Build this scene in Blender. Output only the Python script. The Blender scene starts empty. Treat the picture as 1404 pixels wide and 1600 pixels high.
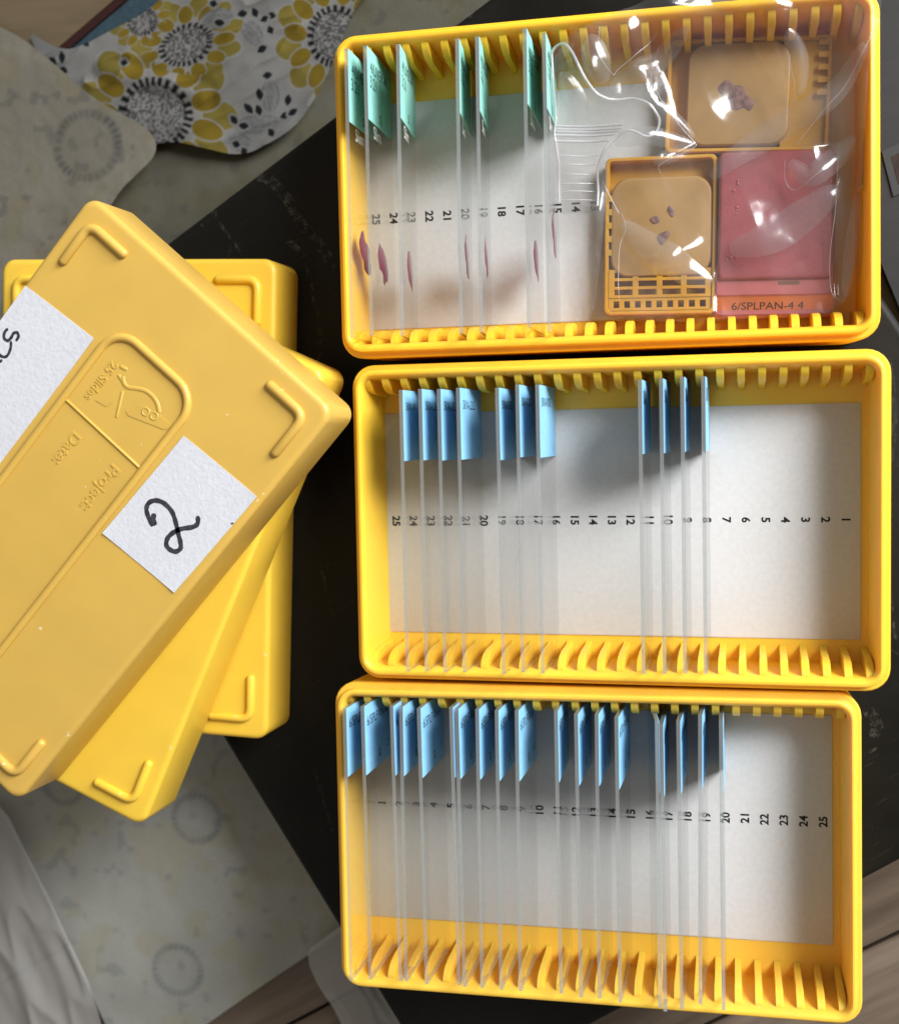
import bpy, math, random
import numpy as np
from mathutils import Matrix, Vector

# ------------------------------------------------------------------ set-up
S = 0.001                       # every length below is in millimetres
scene = bpy.context.scene
col = scene.collection
rng = np.random.default_rng(7)

CAM_H = 362.36
CAM_F = 1955.4
CAM_R = [[0.975865, -0.013127, 0.217982], [0.0, 0.998192, 0.060111], [-0.218377, -0.05866, 0.9741]]
BOX = [[-34.88, 66.32, 0.02262, 0.00448, 0.00936], [-30.82, -22.7, 0.01851, 0.00542, -0.01255], [-36.0, -110.69, 0.02123, -0.01031, 0.00199]]
SLIDES = [[[-64.94, 38.17, -65.45, -39.23], [-59.58, 38.58, -59.81, -38.99], [-50.47, 38.19, -51.28, -39.32], [-34.65, 38.52, -35.33, -39.57], [-29.4, 38.89, -29.94, -39.78], [-17.02, 39.08, -17.37, -38.33], [-12.36, 37.83, -12.3, -40.01]], [[-54.34, 36.23, -54.08, -39.66], [-49.04, 36.34, -48.77, -39.52], [-43.97, 36.03, -43.68, -39.48], [-38.83, 36.23, -38.44, -39.35], [-28.25, 36.02, -27.68, -39.68], [-22.89, 36.71, -22.5, -39.03], [-17.66, 36.56, -17.31, -39.24], [8.86, 37.12, 9.1, -38.73], [14.19, 37.29, 14.47, -38.6], [19.47, 37.67, 19.66, -38.46], [24.68, 37.68, 24.85, -38.5]], [[-65.95, 37.58, -65.77, -37.53], [-60.5, 38.6, -59.84, -37.27], [-51.84, 38.83, -50.84, -36.96], [-49.82, 38.88, -49.92, -37.16], [-44.63, 38.4, -43.9, -37.33], [-35.33, 39.25, -34.48, -37.24], [-34.33, 38.76, -33.49, -37.43], [-28.9, 38.81, -28.86, -37.43], [-23.72, 38.69, -23.77, -37.57], [-18.16, 38.83, -18.31, -37.51], [-7.22, 39.12, -6.91, -37.5], [-1.91, 38.58, -1.6, -38.31], [3.08, 38.46, 2.88, -37.96], [8.23, 37.68, 8.31, -38.57], [18.43, 37.12, 18.54, -39.13], [19.57, 36.15, 19.83, -40.56], [24.34, 37.29, 24.46, -39.17], [29.59, 38.6, 29.0, -37.28], [35.36, 37.6, 35.41, -38.3]]]
BOARD = {"ang": 0.58119, "x0": -180.54, "x1": 54.4, "y1": 143.61, "y0": -125.19}
LIDC = [-173.678, -17.8607, -1.5991]
LIDB = [-174.3435, -29.5514, -1.9788]
LIDA = [-176.4101, -18.3931, -2.2805]
A = {"frame": [[-44.64, 14.37], [-24.66, 12.93], [11.3, 12.91], [-41.81, -16.25], [6.3, -15.22], [-48.58, -11.27], [-48.66, 7.7]], "divider": [[-24.01, -14.12], [-24.58, 12.93]], "feet": [[[-51.37, -39.33], [-62.16, -38.65], [-64.43, -26.31]], [[-64.42, 25.18], [-63.72, 37.93], [-51.8, 38.54]], [[53.72, 38.58], [65.94, 36.59], [67.52, 27.27]]], "paper2": [[-38.9, 16.74], [-40.07, 42.06], [-5.61, 41.02], [-4.02, 15.66]], "paperS": [[-39.86, -45.0], [-41.99, -18.87], [0.57, -18.92], [-30.32, -45.18]], "two": [[-14.98, 25.28], [-16.3, 22.36], [-17.56, 20.86], [-19.26, 20.58], [-20.9, 21.72], [-21.77, 23.93], [-21.54, 26.84], [-20.25, 29.27], [-18.48, 31.65], [-16.96, 33.83], [-15.72, 34.86], [-14.17, 34.35], [-13.51, 32.64], [-13.92, 31.16], [-15.64, 30.41], [-17.91, 30.77], [-19.91, 31.81], [-22.34, 33.83], [-24.0, 34.24], [-25.48, 33.0]], "blob": [[-17.9, 23.44], [-16.34, 24.37], [-15.81, 25.73]], "dot": [[-29.97, 41.18], [-30.64, 41.69]], "s": [[-27.95, -39.89], [-26.53, -40.0], [-25.32, -39.22], [-25.4, -37.95], [-26.64, -37.63], [-28.04, -37.8], [-28.85, -37.09], [-28.3, -36.15], [-26.9, -35.99]], "e": [[-25.98, -37.1], [-24.3, -35.92], [-22.12, -35.51], [-21.06, -36.61], [-21.13, -38.4], [-21.84, -40.21]], "e2": [[-20.4, -35.97], [-19.44, -36.27], [-18.91, -37.33]], "text": {"date": [-19.08, -6.59], "date_end": [-9.64, -6.32], "project": [-19.87, 6.94], "proj_end": [-5.6, 7.03], "slides": [-40.7, -9.88], "slides_end": [-28.58, -10.6]}, "arm": [[-39.57, -6.36], [-38.51, -5.17], [-38.32, -3.46], [-39.79, -1.13], [-40.85, 1.09], [-41.01, 3.6], [-40.34, 5.7], [-38.99, 7.48]], "eye": [[-41.21, -8.3], [-41.6, -6.85]], "stage": [[-36.36, -3.83], [-30.34, -0.98]], "base": [[-33.29, 0.06], [-34.58, 1.43], [-35.63, 2.33], [-36.91, 2.15], [-37.78, 3.64], [-37.91, 5.74], [-38.99, 7.48], [-38.46, 9.03], [-38.84, 12.01], [-37.62, 12.36], [-36.46, 11.35], [-35.47, 8.65], [-32.65, 1.25]], "circ": [[-36.69, 4.54], [-37.39, 7.05]], "obj": [[-29.66, -8.34], [-31.49, -7.16], [-32.82, -6.47], [-35.17, -5.74], [-32.64, -4.09], [-30.41, -4.93]]}
G = {"outline": [[-45.94, 61.73], [-46.37, 78.97], [-46.81, 98.09], [-45.47, 101.64], [-43.27, 102.48], [-34.07, 106.29], [-24.17, 109.99], [-7.94, 112.98], [15.75, 114.67], [34.51, 113.21], [34.17, 99.2], [31.88, 91.51], [31.23, 69.45], [31.22, 45.55], [28.79, 34.39], [24.98, 30.11], [-35.21, 30.84], [-37.77, 32.58], [-36.17, 47.65], [-34.58, 61.28]], "mouth": [[-46.51, 99.69], [-45.76, 100.81], [-44.27, 101.43], [-42.48, 100.73], [-40.83, 98.44], [-39.48, 95.74], [-37.67, 92.14], [-35.58, 89.25], [-33.8, 87.84], [-31.43, 86.98], [-28.5, 86.95], [-26.16, 87.11], [-23.52, 86.38], [-21.19, 85.09], [-19.57, 82.98], [-18.83, 81.21], [-19.39, 78.93], [-20.82, 77.56], [-22.57, 77.51], [-24.91, 78.64], [-26.97, 79.19], [-29.01, 78.28], [-31.94, 76.1], [-33.98, 72.99], [-35.0, 70.4], [-35.13, 67.77], [-34.97, 65.13], [-35.09, 61.02]], "seam": [[-46.63, 99.99], [-46.37, 95.56], [-46.13, 90.25], [-45.65, 83.74], [-46.08, 79.92], [-45.55, 76.05], [-45.13, 71.88], [-45.26, 67.44], [-45.17, 62.38]], "zip": [[[-46.01, 81.57], [-28.06, 80.85]], [[-46.0, 80.77], [-28.35, 79.99]], [[-46.0, 80.09], [-29.23, 79.39]], [[-45.84, 79.19], [-30.41, 78.63]], [[-45.68, 77.59], [-32.18, 77.32]]], "wr": [[[-45.26, 73.94], [-34.84, 73.74]], [[-45.25, 71.86], [-35.58, 71.7]], [[-43.72, 69.4], [-35.86, 69.35]], [[-45.22, 67.08], [-36.0, 67.07]], [[-45.21, 65.14], [-35.83, 65.04]], [[-45.2, 62.9], [-35.82, 62.72]]], "crease": [[[-33.92, 104.65], [-34.17, 98.3], [-32.82, 95.61], [-30.6, 93.01]], [[-30.6, 93.01], [-29.15, 94.8], [-26.24, 96.64], [-23.35, 99.04], [-19.62, 102.8]], [[-25.21, 95.42], [-21.25, 91.43], [-18.3, 86.36], [-13.91, 80.66], [-10.13, 76.44], [-9.98, 75.28], [-14.7, 72.92], [-19.01, 70.53], [-18.41, 68.33]], [[-19.16, 100.48], [-20.43, 96.84], [-21.11, 92.57], [-21.22, 88.26], [-21.04, 85.08]], [[-33.95, 67.87], [-32.44, 64.73], [-30.64, 61.14], [-29.44, 59.04]], [[32.54, 102.51], [32.04, 97.63], [29.73, 92.86], [26.82, 87.47], [22.06, 82.16], [15.46, 74.39]], [[17.34, 91.16], [15.28, 85.67], [14.38, 84.47], [14.62, 88.83], [12.65, 96.44]], [[12.74, 70.75], [13.13, 65.69], [15.64, 63.37], [19.9, 66.02], [26.51, 71.33]], [[-28.8, 59.12], [-27.78, 55.17], [-29.38, 50.66], [-29.64, 41.51], [-29.27, 36.26]], [[25.85, 73.86], [25.52, 58.88], [24.52, 46.34], [25.3, 36.85], [28.99, 34.86]]], "c1": [[-17.37, 105.35], [24.13, 104.11], [24.19, 73.97], [-17.56, 75.03]], "c2": [[-33.34, 75.35], [-4.48, 74.28], [-3.96, 32.53], [-34.06, 32.82]], "c3": [[-4.01, 75.58], [25.99, 74.43], [25.8, 31.89], [-4.29, 32.53]], "b1": [[-10.37, 102.11], [15.14, 100.08], [15.08, 74.2], [-10.39, 75.46]], "b2": [[-30.54, 67.23], [-5.18, 66.13], [-4.86, 40.37], [-30.33, 41.05]]}
K = {"base": [[-288.15, 159.24], [-201.37, 180.15], [-29.31, 164.61], [-90.24, 17.2], [-112.45, -133.55], [-126.2, -168.42], [-178.36, -207.22], [-208.28, -231.65], [-214.94, -211.06], [-252.23, -140.98], [-295.11, -74.58]], "base_up": [[-288.15, 159.24], [-201.37, 180.15], [-29.31, 164.61], [-90.24, 17.2], [-157.15, -3.86], [-292.6, 9.8]], "base_low": [[-293.01, -4.12], [-157.24, -12.56], [-90.25, -24.77], [-112.45, -133.55], [-125.05, -167.2], [-126.66, -168.68], [-178.36, -207.22], [-208.28, -231.65], [-214.94, -211.06], [-252.23, -140.98], [-295.11, -74.58]], "floral": [[-239.51, 140.61], [-225.67, 131.96], [-218.03, 131.03], [-202.53, 138.02], [-189.64, 143.39], [-175.69, 156.86], [-105.62, 151.21], [-118.43, 140.19], [-123.87, 128.46], [-129.8, 114.61], [-138.21, 102.38], [-149.34, 96.14], [-159.47, 92.9], [-171.92, 95.81], [-185.21, 99.42], [-193.86, 96.26], [-218.46, 109.27]], "flap": [[-281.56, 160.0], [-244.97, 139.63], [-235.39, 134.7], [-223.13, 124.75], [-214.27, 116.78], [-204.97, 110.32], [-194.56, 105.11], [-188.39, 100.16], [-187.32, 94.65], [-190.85, 90.6], [-203.13, 81.19], [-217.81, 57.06], [-287.8, -49.79]], "panel": [[-188.75, 158.64], [-238.66, 124.32], [-278.53, 126.79], [-277.42, 165.8]], "blue": [[-225.11, 130.09], [-203.04, 160.52], [-168.33, 157.71], [-182.39, 135.76]], "flowers": [[-178.26, 130.27], [-189.35, 107.95], [-126.29, 129.26], [-194.05, 139.0]], "leaves": [[[-148.21, 116.57], [-148.75, 106.55]], [[-161.53, 102.61], [-145.62, 103.02]], [[-173.07, 137.52], [-161.13, 138.34]], [[-157.52, 135.58], [-151.26, 128.46]], [[-163.41, 98.9], [-156.11, 95.99]]], "seeds": [[[-152.3, 113.47], [-152.06, 110.93]], [[-142.41, 111.21], [-142.79, 108.73]], [[-157.35, 109.13], [-155.27, 106.91]], [[-153.26, 108.48], [-152.37, 106.08]], [[-144.71, 104.65], [-142.45, 105.36]], [[-142.01, 105.34], [-139.76, 106.47]], [[-162.41, 105.62], [-161.06, 103.86]], [[-159.69, 102.94], [-156.96, 102.37]], [[-158.86, 95.28], [-157.97, 93.55]], [[-150.45, 117.96], [-148.19, 118.24]], [[-149.25, 100.7], [-147.91, 98.95]], [[-162.05, 97.14], [-160.22, 96.62]], [[-152.18, 126.02], [-149.91, 127.12]], [[-148.92, 137.47], [-146.68, 136.89]], [[-154.31, 139.94], [-153.42, 137.79]], [[-151.18, 135.96], [-149.37, 136.67]], [[-159.31, 138.63], [-157.04, 138.89]], [[-167.56, 136.71], [-164.81, 136.09]], [[-227.86, 128.82], [-225.95, 126.96]], [[-223.44, 130.27], [-223.21, 127.22]], [[-224.03, 125.1], [-222.1, 124.11]], [[-215.13, 134.04], [-213.71, 132.22]], [[-201.38, 125.82], [-199.48, 125.27]], [[-169.32, 143.13], [-167.49, 142.58]], [[-148.51, 133.28], [-147.62, 131.55]]], "rings": [[-212.73, 98.01], [-179.86, -132.96], [-187.86, -188.0], [-230.86, -124.06], [-154.39, 121.62]], "film1": [[-277.0, -119.91], [-251.49, -132.86], [-246.59, -141.39], [-234.42, -163.8], [-210.82, -210.62], [-220.7, -232.86], [-280.29, -239.83]], "film2": [[-139.95, -176.44], [-133.07, -170.26], [-122.86, -162.74], [-110.66, -181.4], [-97.44, -204.2], [-119.74, -215.56], [-128.69, -196.48]], "taupe": [[-55.43, -203.03], [52.5, -122.0], [66.63, -121.01], [68.45, -201.67], [-55.37, -216.15]], "card": [[43.04, 85.16], [46.59, 71.74], [57.54, 76.37], [53.65, 89.71]], "dark": [[5.63, 144.03], [64.15, 139.3], [67.18, 8.08], [52.17, 31.2]], "corners": [[-250.99, 152.37], [47.47, 130.18], [53.88, -183.28], [-259.85, -216.25]]}
BAGCTRL = [[[-46.35, 62.29], -8], [[-46.37, 78.97], -5], [[-45.38, 98.78], -2], [[-33.46, 104.38], 1], [[-14.07, 109.66], 2.5], [[15.32, 111.58], 4], [[33.58, 110.17], 4], [[33.11, 96.99], 2.5], [[30.75, 84.76], -3], [[30.97, 62.27], -9], [[30.92, 38.35], -12], [[25.65, 30.93], -14], [[9.38, 30.58], -12], [[-3.77, 30.84], -12], [[-18.85, 31.14], -12], [[-36.47, 31.95], -17], [[-38.01, 48.96], -14], [[-34.14, 61.98], -9], [[-23.86, 83.31], -4], [[-15.86, 93.15], -6], [[3.63, 87.9], -9], [[-18.95, 52.85], -10], [[11.35, 56.73], -10], [[-4.27, 73.4], -8]]
BAGPUCK = [[[8.9, 102.51], 7, 2.8, 1.5], [[13.78, 91.37], 6, 2.4, 2.0], [[18.38, 68.13], 8, 3.2, 1.2], [[4.86, 109.16], 6, 2.4, 1.2], [[-22.09, 63.75], 7, 2.2, 1.6], [[-15.33, 47.0], 11, 3.0, 0.5], [[-31.3, 71.59], 6, 2.4, 1.5], [[28.78, 35.19], 6, 2.2, 1.0], [[-39.88, 98.47], 7, 3.2, 1.8], [[-34.79, 90.75], 6, 2.8, 1.6], [[-22.35, 91.64], 6, 2.8, 2.4], [[-25.75, 103.27], 6, 2.4, 1.5]]
SCUFFS = [[[[-141.16, 79.13], [-136.5, 77.19], [-130.97, 71.31], [-127.32, 64.66], [-120.46, 57.04], [-116.83, 50.43]], 3.2], [[[-140.23, 78.66], [-138.34, 79.88], [-136.49, 78.06]], 2.6], [[[-155.46, 69.22], [-154.06, 66.53], [-149.84, 61.09], [-146.11, 55.69]], 1.1], [[[-132.46, 59.62], [-127.84, 56.42], [-125.1, 51.98]], 2.0], [[[-159.1, 65.17], [-157.92, 64.02]], 0.7], [[[-157.03, 66.11], [-156.09, 64.93]], 0.6], [[[-162.16, 62.62], [-161.31, 61.71]], 0.6], [[[-155.23, 68.77], [-154.53, 66.99]], 2.2], [[[37.88, -75.37], [40.69, -79.75], [39.74, -83.77]], 3.5], [[[41.33, -77.91], [39.7, -81.61]], 2.5], [[[42.05, 21.38], [43.67, 7.4], [43.28, -6.63]], 1.6], [[[37.8, -88.95], [42.0, -86.0]], 0.8], [[[40.23, -108.82], [41.65, -111.46]], 0.8], [[[-96.84, 123.95], [-85.29, 125.3], [-73.88, 121.39]], 2.6], [[[-124.97, 50.5], [-121.05, 31.27], [-122.14, 19.75]], 1.2], [[[-121.5, -38.54], [-117.51, -54.14]], 1.0], [[[-123.99, -102.06], [-117.9, -121.72]], 0.9], [[[42.75, -38.46], [45.29, -56.2]], 1.2]]
BAGFOLDS = [[[[30.74, 95.51], [24.0, 85.67], [13.18, 79.92], [2.18, 73.25], [-5.78, 67.13]], 7, 1.5], [[[-11.86, 103.13], [-19.12, 97.14], [-26.49, 92.71], [-31.44, 88.91]], 6, 1.6], [[[-36.55, 102.36], [-34.83, 96.51], [-33.12, 90.65]], 7, 2.2], [[[-21.08, 96.45], [-20.7, 90.73], [-20.98, 85.85]], 4.5, 1.6], [[[-20.65, 85.83], [-15.69, 81.47], [-10.43, 77.12]], 5, 1.4], [[[-9.93, 76.29], [-15.61, 73.3], [-20.51, 71.08]], 4, 1.2], [[[-28.68, 56.56], [-20.3, 49.64], [-12.01, 43.6], [-5.44, 40.13]], 8, 1.6], [[[12.54, 100.67], [15.29, 94.93], [15.9, 86.15]], 5, 1.6], [[[14.11, 70.26], [18.89, 66.03], [25.8, 71.29], [29.59, 75.07]], 6, 1.6], [[[-0.7, 49.0], [8.87, 51.12], [18.25, 57.23], [25.94, 63.32]], 9, 1.4], [[[-32.98, 72.49], [-34.6, 64.27], [-36.2, 51.0], [-37.27, 34.25]], 4, 1.0], [[[31.38, 61.5], [30.54, 48.77], [28.76, 36.0]], 5, 1.2], [[[-7.91, 110.09], [7.98, 111.31], [23.54, 111.24]], 6, 1.5], [[[-44.07, 94.61], [-40.65, 87.79], [-39.78, 82.77]], 6, 1.4], [[[-30.51, 76.5], [-22.22, 77.73], [-10.74, 76.0]], 5, 1.0]]

# ------------------------------------------------------------------ camera
cam_data = bpy.data.cameras.new('camera')
cam_data.sensor_width = 36.0
cam_data.lens = 36.0 * CAM_F / 1600.0
cam_data.clip_start = 0.01
cam_data.clip_end = 20.0
cam_data.dof.use_dof = True
cam_data.dof.focus_distance = 0.338
cam_data.dof.aperture_fstop = 12.5
cam = bpy.data.objects.new('camera', cam_data)
col.objects.link(cam)
m = Matrix(CAM_R).to_4x4()
m.translation = Vector((0, 0, CAM_H * S))
cam.matrix_world = m
scene.camera = cam

# ------------------------------------------------------------------ light
world = bpy.data.worlds.new('World')
scene.world = world
world.use_nodes = True
bg = world.node_tree.nodes['Background']
bg.inputs['Color'].default_value = (1.0, 0.94, 0.85, 1)
bg.inputs['Strength'].default_value = 0.31

def window_light(name, az, el, dist, sx, sy, power, color):
    d = bpy.data.lights.new(name, 'AREA')
    d.shape = 'RECTANGLE'; d.size = sx; d.size_y = sy
    d.energy = power; d.color = color
    o = bpy.data.objects.new(name, d); col.objects.link(o)
    a, e = math.radians(az), math.radians(el)
    v = Vector((math.cos(a) * math.cos(e), math.sin(a) * math.cos(e), math.sin(e)))
    target = Vector((-0.04, -0.01, 0.02))
    o.location = target + v * dist
    o.rotation_euler = v.to_track_quat('Z', 'Y').to_euler()
    return o
# daylight from a two-sash window, upper right of the picture
window_light('window_light', 43, 31, 1.35, 0.27, 0.95, 22.0, (0.96, 0.98, 1.0))
window_light('window_light', 29, 31, 1.35, 0.27, 0.95, 22.0, (0.96, 0.98, 1.0))

vs = scene.view_settings
vs.view_transform = 'Standard'; vs.look = 'None'; vs.exposure = 0.08; vs.gamma = 1.0
vs.use_curve_mapping = False
scene.cycles.max_bounces = 10
scene.cycles.diffuse_bounces = 5
scene.cycles.glossy_bounces = 4
scene.cycles.transparent_max_bounces = 48
scene.cycles.use_denoising = True
scene.cycles.caustics_reflective = False
scene.cycles.caustics_refractive = False
scene.cycles.sample_clamp_indirect = 4.0

# ------------------------------------------------------------------ materials
def new_mat(name):
    mt = bpy.data.materials.new(name); mt.use_nodes = True
    nt = mt.node_tree; nt.nodes.clear()
    out = nt.nodes.new('ShaderNodeOutputMaterial')
    return mt, nt, out

def N(nt, t, **kw):
    n = nt.nodes.new(t)
    for k, v in kw.items(): setattr(n, k, v)
    return n

def coords(nt, scale=1.0, world_space=False):
    if world_space:
        g = N(nt, 'ShaderNodeNewGeometry'); src = g.outputs['Position']
    else:
        g = N(nt, 'ShaderNodeTexCoord'); src = g.outputs['Object']
    mp = N(nt, 'ShaderNodeMapping'); mp.inputs['Scale'].default_value = (scale,) * 3
    nt.links.new(src, mp.inputs['Vector'])
    return mp.outputs['Vector']

def noise(nt, vec, scale, detail=3.0, rough=0.55):
    n = N(nt, 'ShaderNodeTexNoise'); n.inputs['Scale'].default_value = scale
    n.inputs['Detail'].default_value = detail; n.inputs['Roughness'].default_value = rough
    nt.links.new(vec, n.inputs['Vector'])
    return n.outputs['Fac']

def ramp(nt, fac, stops):
    r = N(nt, 'ShaderNodeValToRGB')
    els = r.color_ramp.elements
    while len(els) < len(stops): els.new(0.5)
    for e, (p, c) in zip(els, stops):
        e.position = p; e.color = c if len(c) == 4 else (*c, 1)
    nt.links.new(fac, r.inputs['Fac'])
    return r.outputs['Color']

def bump(nt, height, strength, dist):
    b = N(nt, 'ShaderNodeBump'); b.inputs['Strength'].default_value = strength
    b.inputs['Distance'].default_value = dist
    nt.links.new(height, b.inputs['Height'])
    return b.outputs['Normal']

def simple(name, color, rough=0.5, spec=0.5, var=0.0, nscale=200.0, bumpd=0.0, bscale=2000.0, bstr=0.4,
           sss=0.0, sss_r=(1, .4, .1), sss_s=0.002, world_space=False):
    mt, nt, out = new_mat(name)
    p = N(nt, 'ShaderNodeBsdfPrincipled')
    p.inputs['Roughness'].default_value = rough
    p.inputs['Specular IOR Level'].default_value = spec
    v = coords(nt, 1.0, world_space)
    if var > 0:
        f = noise(nt, v, nscale)
        c = ramp(nt, f, [(0.3, tuple(x * (1 - var) for x in color)), (0.7, tuple(min(1, x * (1 + var)) for x in color))])
        nt.links.new(c, p.inputs['Base Color'])
    else:
        p.inputs['Base Color'].default_value = (*color, 1)
    if bumpd > 0:
        f2 = noise(nt, v, bscale, 4.0, 0.6)
        nt.links.new(bump(nt, f2, bstr, bumpd), p.inputs['Normal'])
    if sss > 0:
        p.inputs['Subsurface Weight'].default_value = sss
        p.inputs['Subsurface Radius'].default_value = sss_r
        p.inputs['Subsurface Scale'].default_value = sss_s
    nt.links.new(p.outputs[0], out.inputs['Surface'])
    return mt

def yellow(name, color, sw=0.5, ss=0.0022, sr=(1.0, 0.30, 0.03), dust=0.0):
    mt, nt, out = new_mat(name)
    p = N(nt, 'ShaderNodeBsdfPrincipled')
    v = coords(nt)
    f = noise(nt, v, 60.0, 2.0)
    c = ramp(nt, f, [(0.3, tuple(x * .96 for x in color)), (0.7, tuple(min(1, x * 1.03) for x in color))])
    if dust:
        d1 = ramp(nt, noise(nt, v, 620.0, 1.5, 0.4), [(0.775, (0, 0, 0)), (0.80, (dust,) * 3)])
        mx = N(nt, 'ShaderNodeMix', data_type='RGBA'); nt.links.new(d1, mx.inputs[0]); nt.links.new(c, mx.inputs[6])
        mx.inputs[7].default_value = (0.75, 0.68, 0.50, 1); c = mx.outputs[2]
    nt.links.new(c, p.inputs['Base Color'])
    sm = noise(nt, v, 25.0, 4.0)
    mr = N(nt, 'ShaderNodeMapRange'); mr.inputs['To Min'].default_value = 0.34; mr.inputs['To Max'].default_value = 0.46
    nt.links.new(sm, mr.inputs['Value']); nt.links.new(mr.outputs[0], p.inputs['Roughness'])
    p.inputs['Specular IOR Level'].default_value = 0.45
    p.inputs['Subsurface Weight'].default_value = sw
    p.inputs['Subsurface Radius'].default_value = sr
    p.inputs['Subsurface Scale'].default_value = ss
    f2 = noise(nt, v, 2600.0, 2.0)
    w2 = N(nt, 'ShaderNodeBump'); w2.inputs['Strength'].default_value = 0.25; w2.inputs['Distance'].default_value = 0.0004
    nt.links.new(noise(nt, v, 55.0, 2.0), w2.inputs['Height'])           # slight sink and waviness of the moulding
    b2 = N(nt, 'ShaderNodeBump'); b2.inputs['Strength'].default_value = 0.12; b2.inputs['Distance'].default_value = 0.00005
    nt.links.new(f2, b2.inputs['Height']); nt.links.new(w2.outputs[0], b2.inputs['Normal'])
    nt.links.new(b2.outputs[0], p.inputs['Normal'])
    nt.links.new(p.outputs[0], out.inputs['Surface'])
    return mt

M = {}
M['yellow_top'] = yellow('yellow_plastic_warm', (0.88, 0.505, 0.030), sw=0.5, ss=0.0032, sr=(1.0, 0.45, 0.05), dust=.35)
M['yellow_mid'] = yellow('yellow_plastic_lemon', (0.88, 0.545, 0.045), sw=0.5, ss=0.0032, sr=(1.0, 0.45, 0.05), dust=.35)
M['yellow_low'] = yellow('yellow_plastic_amber', (0.87, 0.525, 0.060), sw=0.5, ss=0.0032, sr=(1.0, 0.45, 0.05), dust=.35)
M['lid_amber'] = yellow('yellow_plastic_lid_amber', (0.61, 0.385, 0.078), sw=.15, ss=.0015, dust=.7)
M['lid_yellow'] = yellow('yellow_plastic_lid_bright', (0.76, 0.50, 0.050), sw=.2, ss=.0015, dust=.5)

def paper(name, color, grain):
    mt, nt, out = new_mat(name)
    p = N(nt, 'ShaderNodeBsdfPrincipled'); p.inputs['Roughness'].default_value = 0.85
    p.inputs['Specular IOR Level'].default_value = 0.15
    v = coords(nt)
    f = noise(nt, v, 700.0, 3.0)
    c = ramp(nt, f, [(0.3, tuple(x * .95 for x in color)), (0.7, tuple(min(1, x * 1.03) for x in color))])
    nt.links.new(c, p.inputs['Base Color'])
    b1 = noise(nt, v, 900.0, 5.0, 0.65)
    nt.links.new(bump(nt, b1, grain, 0.0004), p.inputs['Normal'])
    nt.links.new(p.outputs[0], out.inputs['Surface'])
    return mt
M['liner'] = paper('liner_card', (0.60, 0.595, 0.59), 0.10)
M['label_paper'] = paper('textured_label_paper', (0.60, 0.61, 0.65), 0.38)
M['ink'] = simple('black_print', (0.012, 0.012, 0.014), 0.6, 0.3)
M['marker'] = simple('marker_ink', (0.035, 0.033, 0.045), 0.5, 0.4, var=0.5, nscale=900)

def clear(name, tint, ior, rough, haze, haze_col=(0.8, 0.8, 0.8), bscale=0, bd=0.0, bs=0.3, gloss=1.0):
    """thin clear sheet: light passes straight through, the surface reflects by its Fresnel angle"""
    mt, nt, out = new_mat(name)
    tr = N(nt, 'ShaderNodeBsdfTransparent'); tr.inputs['Color'].default_value = (*tint, 1)
    gl = N(nt, 'ShaderNodeBsdfGlossy'); gl.inputs['Roughness'].default_value = rough
    fr = N(nt, 'ShaderNodeFresnel')
    ge = N(nt, 'ShaderNodeNewGeometry')                 # same air-to-glass angle law on both sides of the sheet
    mi = N(nt, 'ShaderNodeMapRange'); mi.inputs['To Min'].default_value = ior; mi.inputs['To Max'].default_value = 1.0 / ior
    nt.links.new(ge.outputs['Backfacing'], mi.inputs['Value']); nt.links.new(mi.outputs[0], fr.inputs['IOR'])
    if bscale:
        v = coords(nt)
        nm = bump(nt, noise(nt, v, bscale, 3.0), bs, bd)
        nt.links.new(nm, gl.inputs['Normal']); nt.links.new(nm, fr.inputs['Normal'])
    ml = N(nt, 'ShaderNodeMath', operation='MULTIPLY'); ml.inputs[1].default_value = gloss
    nt.links.new(fr.outputs[0], ml.inputs[0])
    df = N(nt, 'ShaderNodeBsdfDiffuse'); df.inputs['Color'].default_value = (*haze_col, 1)
    m1 = N(nt, 'ShaderNodeMixShader'); m1.inputs[0].default_value = haze
    nt.links.new(tr.outputs[0], m1.inputs[1]); nt.links.new(df.outputs[0], m1.inputs[2])
    m2 = N(nt, 'ShaderNodeMixShader')
    nt.links.new(ml.outputs[0], m2.inputs[0]); nt.links.new(m1.outputs[0], m2.inputs[1]); nt.links.new(gl.outputs[0], m2.inputs[2])
    nt.links.new(m2.outputs[0], out.inputs['Surface'])
    return mt
M['glass'] = clear('slide_glass', (0.996, 0.998, 0.997), 1.45, 0.02, 0.006, gloss=.7)
M['glass_edge'] = clear('ground_glass_edge', (0.80, 0.82, 0.82), 1.45, 0.18, 0.30, (0.46, 0.48, 0.475), gloss=1.2)
M['film'] = clear('bag_film', (0.96, 0.955, 0.95), 1.5, 0.15, 0.034, (0.85, 0.85, 0.88), 45.0, 0.0015, 0.45, 1.6)
M['film_edge'] = clear('bag_film_edge', (0.9, 0.9, 0.9), 1.5, 0.15, 0.30, (0.85, 0.85, 0.88), 0, 0, 0, 1.7)
M['film_fold'] = clear('bag_film_fold', (0.95, 0.95, 0.95), 1.5, 0.2, 0.055, (0.85, 0.85, 0.88), 60.0, 0.001, 0.4, 1.8)
M['wrap'] = clear('clear_wrap', (0.90, 0.90, 0.91), 1.45, 0.25, 0.50, (0.46, 0.45, 0.43), 60.0, 0.001, 0.2, 1.1)
M['etch'] = simple('white_etching', (0.75, 0.75, 0.72), 0.7, 0.2)
M['label_blue'] = simple('blue_label_coating', (0.25, 0.54, 0.80), 0.55, 0.3, var=0.05, nscale=300)
M['label_pale'] = simple('pale_blue_label_coating', (0.42, 0.60, 0.78), 0.55, 0.3, var=0.05, nscale=300)
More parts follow.
